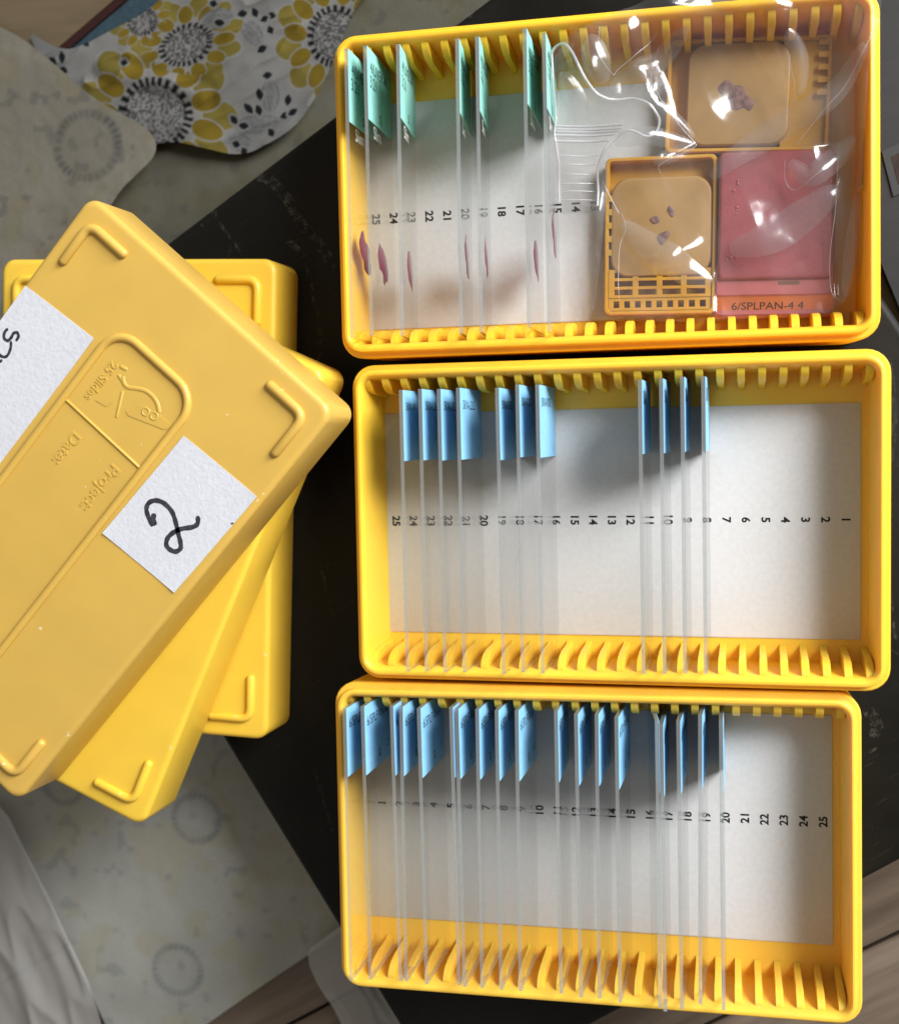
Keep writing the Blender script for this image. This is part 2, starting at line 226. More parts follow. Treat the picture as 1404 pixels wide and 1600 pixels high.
M['label_teal'] = simple('teal_label_coating', (0.30, 0.66, 0.59), 0.5, 0.3, var=0.05, nscale=300)
M['tissue'] = clear('stained_tissue', (0.62, 0.30, 0.42), 1.4, 0.3, 0.5, (0.22, 0.045, 0.09))
M['wax'] = simple('amber_wax', (0.40, 0.235, 0.080), 0.38, 0.45, var=0.06, nscale=150, bumpd=0.0002, bscale=900, bstr=0.2, sss=0.5, sss_r=(1, .7, .4), sss_s=0.003)
M['wax_pink'] = simple('mauve_wax', (0.33, 0.075, 0.085), 0.27, 0.5, var=0.10, nscale=160, bumpd=0.0003, bscale=700, bstr=0.25, sss=0.4, sss_r=(1, .4, .4), sss_s=0.002)
M['tissue_dark'] = simple('dark_tissue', (0.19, 0.10, 0.085), 0.6, 0.3, var=0.5, nscale=700)
M['cassette_amber'] = simple('amber_cassette_plastic', (0.56, 0.29, 0.025), 0.4, 0.4, var=0.06, nscale=200, sss=0.4, sss_r=(1, .4, .05), sss_s=0.003)
M['cassette_pink'] = simple('pink_cassette_plastic', (0.45, 0.12, 0.12), 0.42, 0.4, var=0.06, nscale=200, sss=0.3, sss_r=(1, .3, .2), sss_s=0.003)
M['cassette_orange'] = simple('orange_cassette_plastic', (0.66, 0.20, 0.05), 0.45, 0.4, var=0.06, nscale=200)
M['slot_dark'] = simple('slot_recess', (0.16, 0.07, 0.03), 0.7, 0.2)

def black_board():
    mt, nt, out = new_mat('worn_black_vinyl')
    p = N(nt, 'ShaderNodeBsdfPrincipled'); v = coords(nt, 1.0)
    f = noise(nt, v, 14.0, 6.0, 0.6)
    base = ramp(nt, f, [(0.35, (0.0045, 0.0042, 0.0034)), (0.75, (0.011, 0.0105, 0.0088))])
    # dust and rub marks, stretched along the board
    g = N(nt, 'ShaderNodeTexCoord'); mp = N(nt, 'ShaderNodeMapping')
    mp.inputs['Scale'].default_value = (30, 260, 30); mp.inputs['Rotation'].default_value = (0, 0, 0.5)
    nt.links.new(g.outputs['Object'], mp.inputs['Vector'])
    s = noise(nt, mp.outputs[0], 3.0, 6.0, 0.7)
    sm = ramp(nt, s, [(0.62, (0, 0, 0)), (0.80, (0.35, 0.35, 0.35))])
    sp = noise(nt, v, 900.0, 2.0, 0.8)
    spm = ramp(nt, sp, [(0.74, (0, 0, 0)), (0.80, (0.5, 0.5, 0.5))])
    ad = N(nt, 'ShaderNodeMix', data_type='RGBA', blend_type='ADD'); ad.inputs[0].default_value = 1.0
    nt.links.new(sm, ad.inputs[6]); nt.links.new(spm, ad.inputs[7])
    mx = N(nt, 'ShaderNodeMix', data_type='RGBA')
    nt.links.new(ad.outputs[2], mx.inputs[0]); nt.links.new(base, mx.inputs[6]); mx.inputs[7].default_value = (0.085, 0.083, 0.075, 1)
    nt.links.new(mx.outputs[2], p.inputs['Base Color'])
    rr = ramp(nt, f, [(0.3, (0.38,) * 3), (0.75, (0.6,) * 3)])
    nt.links.new(rr, p.inputs['Roughness'])
    p.inputs['Specular IOR Level'].default_value = 0.16
    b1 = noise(nt, v, 45.0, 6.0, 0.6)
    n1 = bump(nt, b1, 0.35, 0.0012)
    nt.links.new(n1, p.inputs['Normal'])
    nt.links.new(p.outputs[0], out.inputs['Surface'])
    return mt
M['board'] = black_board()
def scuff():
    mt, nt, out = new_mat('pale_scuff')
    tr = N(nt, 'ShaderNodeBsdfTransparent'); df = N(nt, 'ShaderNodeBsdfPrincipled')
    df.inputs['Base Color'].default_value = (0.08, 0.077, 0.07, 1); df.inputs['Roughness'].default_value = 0.6
    f = noise(nt, coords(nt), 420.0, 5.0, 0.75)
    c = ramp(nt, f, [(0.47, (0, 0, 0)), (0.72, (0.75,) * 3)])
    mx = N(nt, 'ShaderNodeMixShader'); nt.links.new(c, mx.inputs[0]); nt.links.new(tr.outputs[0], mx.inputs[1]); nt.links.new(df.outputs[0], mx.inputs[2])
    nt.links.new(mx.outputs[0], out.inputs['Surface'])
    return mt
M['scuff'] = scuff()

def printed_cloth(name, weave=0.35):
    mt, nt, out = new_mat(name)
    p = N(nt, 'ShaderNodeBsdfPrincipled'); p.inputs['Roughness'].default_value = 0.9
    p.inputs['Specular IOR Level'].default_value = 0.1
    a = N(nt, 'ShaderNodeAttribute', attribute_name='print_color')
    v = coords(nt)
    f = noise(nt, v, 1500.0, 3.0, 0.7)
    c = ramp(nt, f, [(0.3, (0.86,) * 3), (0.7, (1.0,) * 3)])
    mx = N(nt, 'ShaderNodeMix', data_type='RGBA', blend_type='MULTIPLY'); mx.inputs[0].default_value = 1.0
    nt.links.new(a.outputs['Color'], mx.inputs[6]); nt.links.new(c, mx.inputs[7])
    nt.links.new(mx.outputs[2], p.inputs['Base Color'])
    f2 = noise(nt, v, 1800.0, 3.0, 0.7)
    nt.links.new(bump(nt, f2, weave, 0.0004), p.inputs['Normal'])
    nt.links.new(p.outputs[0], out.inputs['Surface'])
    return mt
M['cloth'] = printed_cloth('printed_cotton')

def wood(name, dark, light):
    mt, nt, out = new_mat(name)
    p = N(nt, 'ShaderNodeBsdfPrincipled'); p.inputs['Roughness'].default_value = 0.55
    g = N(nt, 'ShaderNodeTexCoord'); mp = N(nt, 'ShaderNodeMapping')
    mp.inputs['Scale'].default_value = (6, 70, 6)
    nt.links.new(g.outputs['Object'], mp.inputs['Vector'])
    f = noise(nt, mp.outputs[0], 2.0, 6.0, 0.6)
    nt.links.new(ramp(nt, f, [(0.3, dark), (0.7, light)]), p.inputs['Base Color'])
    nt.links.new(bump(nt, f, 0.15, 0.0006), p.inputs['Normal'])
    nt.links.new(p.outputs[0], out.inputs['Surface'])
    return mt
M['plank'] = wood('brown_floorboard', (0.075, 0.050, 0.032), (0.17, 0.125, 0.088))
M['panel'] = wood('tan_panel', (0.075, 0.052, 0.026), (0.125, 0.092, 0.052))
M['dark_panel'] = wood('dark_brown_panel', (0.004, 0.003, 0.0022), (0.010, 0.0075, 0.006))
M['subfloor'] = simple('dark_subfloor', (0.012, 0.009, 0.007), 0.9, 0.1)
M['red'] = simple('dark_red_edge', (0.022, 0.004, 0.0035), 0.6, 0.3, var=0.2)
M['blue'] = simple('blue_grey_fabric', (0.028, 0.048, 0.062), 0.9, 0.1, var=0.15, nscale=500, bumpd=0.0005, bscale=1500)
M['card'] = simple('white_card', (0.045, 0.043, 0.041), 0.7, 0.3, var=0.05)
M['card_print'] = simple('rust_print', (0.03, 0.014, 0.009), 0.7, 0.3, var=0.3, nscale=400)

# ------------------------------------------------------------------ mesh helpers
def link(o, parent=None):
    col.objects.link(o)
    if parent is not None: o.parent = parent
    return o

def make_mesh(name, verts, faces, mat=None, smooth=None):
    me = bpy.data.meshes.new(name)
    v = np.asarray(verts, float) * S
    me.from_pydata([tuple(x) for x in v], [], [tuple(f) for f in faces])
    me.update()
    if mat is not None:
        for mt in (mat if isinstance(mat, (list, tuple)) else [mat]): me.materials.append(mt)
    if smooth is not None:
        me.polygons.foreach_set('use_smooth', [True] * len(me.polygons))
        if smooth < 180: me.set_sharp_from_angle(angle=math.radians(smooth))
    return me

def obj(name, me, parent=None, loc=None, rot=None):
    o = bpy.data.objects.new(name, me)
    link(o, parent)
    if loc is not None: o.location = Vector(loc) * S
    if rot is not None: o.rotation_euler = rot
    return o

def tag(o, label=None, cat=None, group=None, kind=None):
    if label: o['label'] = label
    if cat: o['category'] = cat
    if group: o['group'] = group
    if kind: o['kind'] = kind
    return o

def empty(name, matrix):
    o = bpy.data.objects.new(name, None); o.empty_display_size = 0.01
    col.objects.link(o); o.matrix_world = matrix
    return o

def mat4(loc, R=None):
    mm = (R or Matrix.Identity(3)).to_4x4()
    mm.translation = Vector(loc) * S
    return mm

def ring(L, W, r, z, n=6, cx=0.0, cy=0.0):
    pts = []
    r = max(r, 0.01)
    for sx, sy, a0 in ((1, 1, 0), (-1, 1, 90), (-1, -1, 180), (1, -1, 270)):
        for i in range(n + 1):
            a = math.radians(a0 + 90.0 * i / n)
            pts.append((cx + sx * (L / 2 - r) + r * math.cos(a), cy + sy * (W / 2 - r) + r * math.sin(a), z))
    return pts

def loft(rings, cap0=True, cap1=True):
    n = len(rings[0]); verts = [p for rg in rings for p in rg]; faces = []
    for k in range(len(rings) - 1):
        for i in range(n):
            j = (i + 1) % n
            faces.append((k * n + i, k * n + j, (k + 1) * n + j, (k + 1) * n + i))
    if cap0: faces.append(tuple(reversed(range(n))))
    if cap1: faces.append(tuple((len(rings) - 1) * n + i for i in range(n)))
    return verts, faces

def box_vf(x0, x1, y0, y1, z0, z1):
    v = [(x0, y0, z0), (x1, y0, z0), (x1, y1, z0), (x0, y1, z0), (x0, y0, z1), (x1, y0, z1), (x1, y1, z1), (x0, y1, z1)]
    f = [(3, 2, 1, 0), (4, 5, 6, 7), (0, 1, 5, 4), (1, 2, 6, 5), (2, 3, 7, 6), (3, 0, 4, 7)]
    return v, f

def join_vf(parts):
    V, F = [], []
    for v, f in parts:
        o = len(V); V += list(v); F += [tuple(i + o for i in q) for q in f]
    return V, F

def smooth_path(pts, n=6, closed=False):
    """Catmull-Rom through pts"""
    P = [np.asarray(p, float) for p in pts]; out = []
    m_ = len(P)
    for i in range(m_ if closed else m_ - 1):
        if closed: a, b, c, d = P[i - 1], P[i], P[(i + 1) % m_], P[(i + 2) % m_]
        else: a, b, c, d = P[max(i - 1, 0)], P[i], P[i + 1], P[min(i + 2, m_ - 1)]
        for k in range(n):
            t = k / n
            out.append(0.5 * ((2 * b) + (-a + c) * t + (2 * a - 5 * b + 4 * c - d) * t * t + (-a + 3 * b - 3 * c + d) * t ** 3))
    if not closed: out.append(P[-1])
    return out

def tube(path, r, seg=8, closed=False, flat=1.0):
    """tube along a 3D path; r may be a list; flat squashes it in z"""
    P = [np.asarray(p, float) for p in path]; n = len(P); V, F = [], []
    for i in range(n):
        if closed: t = P[(i + 1) % n] - P[i - 1]
        else: t = P[min(i + 1, n - 1)] - P[max(i - 1, 0)]
        t = t / (np.linalg.norm(t) + 1e-9)
        up = np.array([0, 0, 1.0]); s = np.cross(up, t); s /= (np.linalg.norm(s) + 1e-9); u = np.cross(t, s)
        rr = r[i] if hasattr(r, '__len__') else r
        for k in range(seg):
            a = 2 * math.pi * k / seg
            q = P[i] + s * math.cos(a) * rr + u * math.sin(a) * rr * flat
            V.append(tuple(q))
    for i in range(n if closed else n - 1):
        j = (i + 1) % n
        for k in range(seg):
            l = (k + 1) % seg
            F.append((i * seg + k, i * seg + l, j * seg + l, j * seg + k))
    if not closed:
        F.append(tuple(reversed(range(seg)))); F.append(tuple((n - 1) * seg + k for k in range(seg)))
    return V, F

def rod(path, r, seg=10, flat=1.0):
    """tube with rounded ends"""
    P = [np.asarray(p, float) for p in path]
    d0 = P[0] - P[1]; d0 /= np.linalg.norm(d0); d1 = P[-1] - P[-2]; d1 /= np.linalg.norm(d1)
    pre = [P[0] + d0 * r * .75, P[0] + d0 * r * .5]; post = [P[-1] + d1 * r * .5, P[-1] + d1 * r * .75]
    rr = [r * .45, r * .8] + [r] * len(P) + [r * .8, r * .45]
    return tube(pre + P + post, rr, seg, flat=flat)

def stroke(path, w, z, n=5):
    """flat brush stroke as a ribbon with round ends, lying at height z"""
    P = smooth_path([(p[0], p[1], 0) for p in path], n); V, F = [], []
    m_ = len(P)
    for i in range(m_):
        t = P[min(i + 1, m_ - 1)] - P[max(i - 1, 0)]; t /= (np.linalg.norm(t) + 1e-9)
        s = np.array([-t[1], t[0], 0]); e = min(1.0, 0.55 + 0.45 * min(i, m_ - 1 - i) / 2.0)
        ww = w * e * (1 + 0.08 * math.sin(i * 1.3))
        V += [tuple(P[i] + s * ww / 2 + np.array([0, 0, z])), tuple(P[i] - s * ww / 2 + np.array([0, 0, z]))]
    for i in range(m_ - 1): F.append((2 * i, 2 * i + 1, 2 * i + 3, 2 * i + 2))
    return V, F

_text_cache = {}
def text_mesh(text, width=None, height=None, extrude=0.0, mat=None, squeeze=1.0, bold=0.0):
    """built-in font as a mesh, centred on its own box; width or height in mm"""
    key = (text, width, height, extrude, mat.name if mat else '', squeeze, bold)
    if key in _text_cache: return _text_cache[key]
    cu = bpy.data.curves.new('t', 'FONT'); cu.body = text; cu.size = 1.0
    cu.resolution_u = 3
    if bold: cu.offset = bold
    o = bpy.data.objects.new('t', cu); col.objects.link(o)
    dg = bpy.context.evaluated_depsgraph_get()
    me = bpy.data.meshes.new_from_object(o.evaluated_get(dg))
    bpy.data.objects.remove(o); bpy.data.curves.remove(cu)
    co = np.zeros(len(me.vertices) * 3); me.vertices.foreach_get('co', co); co = co.reshape(-1, 3)
    mn, mx = co.min(0), co.max(0)
    co -= (mn + mx) / 2
    k = (width / (mx[0] - mn[0])) if width else (height / (mx[1] - mn[1]))
    co *= k * S; co[:, 0] *= squeeze; co[:, 2] = 0
    faces = [list(p.vertices) for p in me.polygons]
    bpy.data.meshes.remove(me)
    V = [tuple(x) for x in co / S]
    if extrude > 0:
        n = len(V); edges = {}
        for f in faces:
            for a, b in zip(f, f[1:] + f[:1]): edges[(a, b)] = edges.get((a, b), 0) + 1
        top = [(x, y, extrude) for x, y, z in V]
        F = [tuple(i + n for i in f) for f in faces]
        for (a, b) in edges:
            if (b, a) not in edges: F.append((a, b, b + n, a + n))
        V = V + top; faces = F
    me = make_mesh('lettering', V, faces, mat)
    _text_cache[key] = me
    return me

# small numpy value noise
def vnoise(x, y, seed=0):
    r_ = np.random.default_rng(seed); T = r_.random((64, 64))
    xi, yi = np.floor(x).astype(int), np.floor(y).astype(int); fx, fy = x - xi, y - yi
    fx = fx * fx * (3 - 2 * fx); fy = fy * fy * (3 - 2 * fy)
    a = T[xi % 64, yi % 64]; b = T[(xi + 1) % 64, yi % 64]; c = T[xi % 64, (yi + 1) % 64]; d = T[(xi + 1) % 64, (yi + 1) % 64]
    return (a * (1 - fx) + b * fx) * (1 - fy) + (c * (1 - fx) + d * fx) * fy

def fbm(x, y, seed=0, oct_=4):
    s, a, t = 0, 1.0, 0
    for k in range(oct_):
        s = s + a * vnoise(x * 2 ** k + 7.3 * k, y * 2 ** k + 3.1 * k, seed + k); t += a; a *= 0.5
    return s / t

def inside(px, py, poly):
    r_ = np.zeros(px.shape, bool); n = len(poly)
    for i in range(n):
        x0, y0 = poly[i]; x1, y1 = poly[(i + 1) % n]
        c = (y0 > py) != (y1 > py)
        with np.errstate(divide='ignore', invalid='ignore'):
            r_ ^= c & (px < (x1 - x0) * (py - y0) / (y1 - y0 + 1e-12) + x0)
    return r_

def sheet(poly, step, zfn, smooth_outline=0):
    """a cloth or film cut to the outline poly: grid of quads, rim snapped to the outline"""
    for _ in range(smooth_outline):                    # corner cutting
        P_ = np.array(poly, float); Nx = np.roll(P_, -1, 0)
        poly = [tuple(q) for q in np.stack([P_ * .75 + Nx * .25, P_ * .25 + Nx * .75], 1).reshape(-1, 2)]
    A = np.array(poly); x0, y0 = A.min(0) - step; x1, y1 = A.max(0) + step
    xs = np.arange(x0, x1 + step, step); ys = np.arange(y0, y1 + step, step)
    X, Y = np.meshgrid(xs, ys, indexing='ij')
    cxm, cym = (X[:-1, :-1] + step / 2), (Y[:-1, :-1] + step / 2)
    keep = inside(cxm, cym, poly)
    ny = len(ys); idx = np.arange(X.size).reshape(X.shape)
    q = np.stack([idx[:-1, :-1], idx[1:, :-1], idx[1:, 1:], idx[:-1, 1:]], -1)[keep]
    used = np.unique(q); remap = -np.ones(X.size, int); remap[used] = np.arange(len(used)); q = remap[q]
    vx, vy = X.ravel()[used].copy(), Y.ravel()[used].copy()
    # rim vertices: those on fewer than four kept quads
    cnt = np.bincount(q.ravel(), minlength=len(used)); rim = cnt < 4
    bx_, by_ = vx[rim], vy[rim]; best = np.full(bx_.shape, 1e9); nx_, ny_ = bx_.copy(), by_.copy()
    for i in range(len(poly)):
        ax, ay = poly[i]; ex, ey = poly[(i + 1) % len(poly)][0] - ax, poly[(i + 1) % len(poly)][1] - ay
        t = np.clip(((bx_ - ax) * ex + (by_ - ay) * ey) / (ex * ex + ey * ey + 1e-12), 0, 1)
        qx, qy = ax + t * ex, ay + t * ey; d = (qx - bx_) ** 2 + (qy - by_) ** 2
        m_ = d < best; best[m_] = d[m_]; nx_[m_] = qx[m_]; ny_[m_] = qy[m_]
    ok = best < (1.5 * step) ** 2
    bx_[ok] = nx_[ok]; by_[ok] = ny_[ok]; vx[rim] = bx_; vy[rim] = by_
    vz = zfn(vx, vy)
    return np.stack([vx, vy, vz], 1), q

def fast_mesh(name, V, Q, mat, colors=None, smooth=True):
    me = bpy.data.meshes.new(name)
    V = np.ascontiguousarray(V * S, dtype=np.float32); Q = np.ascontiguousarray(Q, dtype=np.int32)
    me.vertices.add(len(V)); me.vertices.foreach_set('co', V.ravel())
    me.loops.add(Q.size); me.loops.foreach_set('vertex_index', Q.ravel())
    me.polygons.add(len(Q)); me.polygons.foreach_set('loop_start', np.arange(0, Q.size, 4, dtype=np.int32))
    me.polygons.foreach_set('loop_total', np.full(len(Q), 4, dtype=np.int32))
    me.update(calc_edges=True); me.validate()
    me.materials.append(mat)
    if smooth: me.polygons.foreach_set('use_smooth', np.ones(len(Q), bool))
    if colors is not None:
        ca = me.color_attributes.new('print_color', 'FLOAT_COLOR', 'POINT')
        ca.data.foreach_set('color', np.concatenate([colors, np.ones((len(colors), 1))], 1).astype(np.float32).ravel())
    return me

def slab(poly, z0, z1):
    n = len(poly)
    return [(p[0], p[1], z0) for p in poly] + [(p[0], p[1], z1) for p in poly], \
        [tuple(range(n, 2 * n)), tuple(reversed(range(n)))] + [(i, (i + 1) % n, (i + 1) % n + n, i + n) for i in range(n)]
def ccw(p):
    a = sum(p[i][0] * p[(i + 1) % len(p)][1] - p[(i + 1) % len(p)][0] * p[i][1] for i in range(len(p)))
    return p if a > 0 else p[::-1]

# ------------------------------------------------------------------ the setting
FLOOR_Z = -42.0
v, f = box_vf(-1500, 1500, -1500, 1500, FLOOR_Z - 20, FLOOR_Z - 2.5)
floor = tag(obj('floor', make_mesh('floor', v, f, M['subfloor'])), kind='structure')
ca, sa = math.cos(0.55), math.sin(0.55)
plank_rot = 0.55
plank_me = {}
PW = 62.0
for i in range(-14, 14):
    L = 2200.0
    key = i % 3
    if key not in plank_me:
        vv, ff = loft([ring(L, PW - 1.2, 0.8, -2.3, 2), ring(L, PW - 1.2, 0.8, -0.6, 2), ring(L - 1, PW - 2.4, 0.8, 0.0, 2)])
        plank_me[key] = make_mesh('plank', vv, ff, M['plank'], 40)
    d = (i + 0.35) * PW
    obj('plank', plank_me[key], floor, (-100 - sa * d + ca * 37 * key, ca * d - 20 + sa * 37 * key, FLOOR_Z), (0, 0, plank_rot))

# black board under everything
bd = BOARD
bl, bw = bd['x1'] - bd['x0'], bd['y1'] - bd['y0']
R = Matrix.Rotation(bd['ang'], 3, 'Z')
ctr = R @ Vector(((bd['x0'] + bd['x1']) / 2, (bd['y0'] + bd['y1']) / 2, 0))
BT = 33.0
vv, ff = loft([ring(bl - 3, bw - 3, 2, -BT, 4), ring(bl, bw, 3, -BT + 2, 4), ring(bl, bw, 3, -2.2, 4), ring(bl - .8, bw - .8, 2.8, -0.8, 4),
               ring(bl - 2.6, bw - 2.6, 2.4, -0.1, 4), ring(bl - 4.6, bw - 4.6, 2, 0.0, 4)])
board = obj('black_board', make_mesh('black_board', vv, ff, M['board'], 50), None, ctr, (0, 0, bd['ang']))
board.location.z = 0
tag(board, 'scuffed black vinyl-covered board that the yellow boxes and lids stand on', 'board')
# scuffs and scratches rubbed into the vinyl
def board_local(u):                                         # world mm -> board mm
    q = R.transposed() @ (Vector((u[0], u[1], 0)) - ctr); return (q.x, q.y)
for path, w_ in SCUFFS:
    v, f = stroke([board_local(p) for p in path], w_, 0.05)
    obj('scuff_mark', make_mesh('scuff_mark', v, f, M['scuff']), board)
rs_ = random.Random(12)
for i in range(46):                                         # fine scratches of every length and heading
    x, y = rs_.uniform(-bl / 2 + 6, bl / 2 - 6), rs_.uniform(-bw / 2 + 6, bw / 2 - 6); a = rs_.gauss(.9, .7); L = rs_.choice((3, 5, 8, 14, 26)) * rs_.uniform(.6, 1.3)
    p = [(x, y), (x + L * .5 * math.cos(a), y + L * .5 * math.sin(a)), (x + L * math.cos(a + .15), y + L * math.sin(a + .15))]
    if any(abs(q[0]) > bl / 2 - 4 or abs(q[1]) > bw / 2 - 4 for q in p): continue
    v, f = stroke(p, rs_.uniform(.12, .35), 0.045)
    obj('scuff_mark', make_mesh('scuff_mark', v, f, M['scuff']), board)

# ------------------------------------------------------------------ cloths on the floor
def seg_dist(px, py, a, b):
    ex, ey = b[0] - a[0], b[1] - a[1]; L2 = ex * ex + ey * ey + 1e-9
    t = np.clip(((px - a[0]) * ex + (py - a[1]) * ey) / L2, 0, 1)
    return np.hypot(px - a[0] - t * ex, py - a[1] - t * ey), t, math.sqrt(L2)

def mixc(c, new, a):
    return c * (1 - a[:, None]) + np.asarray(new)[None, :] * a[:, None]

def sstep(x, a, b):
    t = np.clip((x - a) / (b - a), 0, 1); return t * t * (3 - 2 * t)

def floral_colors(V):
    x, y = V[:, 0], V[:, 1]
    c = np.tile(np.array([0.52, 0.51, 0.49]), (len(V), 1))
    spec = [(K['flowers'][0], 9.2, 6.4, 0.25), (K['flowers'][1], 12.6, 11.0, -0.4), (K['flowers'][2], 8.6, 9.4, 0.3), (K['flowers'][3], 5.2, 4.4, 0.0)]
    D = []
    for k, (p, ra, rb, rot) in enumerate(spec):
        dx, dy = x - p[0], y - p[1]
        u = (dx * math.cos(rot) + dy * math.sin(rot)) / ra; w = (-dx * math.sin(rot) + dy * math.cos(rot)) / rb
        D.append((np.hypot(u, w), np.arctan2(w, u), (ra + rb) / 2))
    best = np.argmin(np.stack([d[0] for d in D]), 0)
    for k, (r_, th, sc) in enumerate(D):
        own = best == k
        npet = 11
        for layer, (off, r0, r1, wd, colr) in enumerate(((0.5, 1.35, 2.35, 0.30, (0.42, 0.335, 0.07)), (0.0, 1.10, 1.98, 0.25, (0.40, 0.275, 0.030)))):
            ph = (th / (2 * math.pi) * npet + off + 0.35 * k) % 1.0 - 0.5
            mid = (r0 + r1) / 2; half = (r1 - r0) / 2
            e = np.sqrt(((r_ - mid) / half) ** 2 + (ph * r_ / mid / (wd * 1.35)) ** 2)
            a_line = sstep(-e, -1.22, -1.08) * own
            c = mixc(c, (0.58, 0.57, 0.53), a_line)
            shade = 0.85 + 0.3 * vnoise(x * .25 + 9 * k, y * .25, 5 + layer)
            a = sstep(-e, -1.04, -0.94) * own
            c = c * (1 - a[:, None]) + (np.asarray(colr)[None, :] * shade[:, None]) * a[:, None]
        # black toothed ring and hatched centre
        tooth = 0.5 + 0.5 * np.sin(th * 27 + 2.0 * np.sin(th * 3))
        a = sstep(-r_, -(1.02 + 0.14 * 1.0), -(1.0)) * own
        ring_a = (sstep(r_, 0.80, 0.86) * sstep(-r_, -1.13, -1.05)) * np.clip(tooth * 1.6 - 0.15, 0, 1) * own
        cen = sstep(-r_, -0.96, -0.90) * own
        h = fbm(x * 1.6, y * 1.6, 31, 2)
        cc = np.stack([0.17 + 0.36 * sstep(h, .38, .62)] * 3, 1) * np.array([1, .98, .95])
        c = c * (1 - cen[:, None]) + cc * cen[:, None]
        c = mixc(c, (0.012, 0.013, 0.015), np.clip(ring_a, 0, 1))
    for a_, b_ in K['leaves']:
        d, t, L = seg_dist(x, y, a_, b_)
        w = 3.0 * np.sqrt(np.clip(1 - (2 * t - 1) ** 2, 0.02, 1))
        al = sstep(-d, -w - .3, -w)
        hh = vnoise(x * 2.2, y * 2.2, 3)
        c = c * (1 - al[:, None]) + np.stack([0.30 + 0.16 * hh] * 3, 1) * al[:, None]
        c = mixc(c, (0.5, 0.5, 0.5), al * sstep(-np.abs(d - w * .55), -.3, -.1))
    for a_, b_ in K['seeds']:
        d, t, L = seg_dist(x, y, a_, b_)
        w = 1.15 * np.sqrt(np.clip(1 - (2 * t - 1) ** 2 * .8, 0.05, 1))
        c = mixc(c, (0.5, 0.5, 0.48), sstep(-d, -w - .9, -w - .5))
        c = mixc(c, (0.022, 0.024, 0.030), sstep(-d, -w - .15, -w + .15))
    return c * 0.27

def reverse_colors(V, base, rings, seed, k=1.0):
    x, y = V[:, 0], V[:, 1]
    b = fbm(x * .045, y * .045, seed, 3)
    c = np.tile(np.asarray(base), (len(V), 1)) * (0.86 + 0.28 * b)[:, None]
    blot = sstep(fbm(x * .10, y * .10, seed + 9, 3), .52, .66)
    c = mixc(c, np.asarray(base) * np.array([0.95, .90, .72]), blot * .55)
    for (p, r0) in rings:
        dx, dy = x - p[0], y - p[1]; r_ = np.hypot(dx, dy * 1.05) / r0; th = np.arctan2(dy, dx)
        tooth = 0.72 + 0.28 * np.sin(th * 30 + 2 * np.sin(3 * th))
        a = sstep(r_, .70, .86) * sstep(-r_, -1.12, -.96) * tooth * (0.55 + .6 * vnoise(x * .2, y * .2, seed + 3))
        c = mixc(c, np.asarray(base) * np.array([.42, .45, .54]), np.clip(a, 0, 1) * 1.0 * k)
        c = mixc(c, np.asarray(base) * np.array([.82, .84, .88]), sstep(-r_, -.9, -.7) * .5 * k)
    sp = sstep(fbm(x * .22, y * .22, seed + 21, 2), .70, .78)
    c = mixc(c, np.asarray(base) * np.array([.6, .62, .7]), sp * .6 * k)
    return c

# reverse side of the cloth, spread under the board; upper sheet has painted shade
zb = lambda x, y: -39.0 + 1.6 * fbm(x * .03, y * .03, 11, 3) + 0.5 * fbm(x * .12, y * .12, 12, 2)
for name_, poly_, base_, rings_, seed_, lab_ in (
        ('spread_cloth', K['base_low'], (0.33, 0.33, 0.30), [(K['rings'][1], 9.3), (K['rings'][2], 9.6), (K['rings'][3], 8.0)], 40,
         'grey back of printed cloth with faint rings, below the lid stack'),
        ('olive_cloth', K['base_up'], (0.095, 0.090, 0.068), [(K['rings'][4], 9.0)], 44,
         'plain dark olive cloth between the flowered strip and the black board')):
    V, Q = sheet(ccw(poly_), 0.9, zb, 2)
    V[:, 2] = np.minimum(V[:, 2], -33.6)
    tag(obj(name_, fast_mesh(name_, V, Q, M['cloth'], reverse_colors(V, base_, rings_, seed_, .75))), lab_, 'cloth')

# tan panel with a dark red edge, blue-grey fabric beside it
vv, ff = slab(ccw(K['panel']), -36.8, -35)
panel = obj('tan_panel', make_mesh('tan_panel', vv, ff, M['panel'], 30))
tag(panel, 'dim tan board with a dark red edge in the top left corner', 'board')
a_, b_ = np.array(K['panel'][0]), np.array(K['panel'][1]); t_ = (b_ - a_) / np.linalg.norm(b_ - a_); n_ = np.array([-t_[1], t_[0]])
if n_[0] < 0: n_ = -n_
vv, ff = slab(ccw([tuple(a_), tuple(b_), tuple(b_ + n_ * 2.6), tuple(a_ + n_ * 2.6)]), -36.8, -35.4)
obj('edge_strip', make_mesh('edge_strip', vv, ff, M['red'], 30), panel)
V, Q = sheet(ccw(K['blue']), 1.0, lambda x, y: -37.0 + .8 * fbm(x * .06, y * .06, 5, 2))
tag(obj('blue_fabric', fast_mesh('blue_fabric', V, Q, M['blue'])), 'dark blue-grey fabric scrap between the red edge and the flowered cloth', 'fabric')

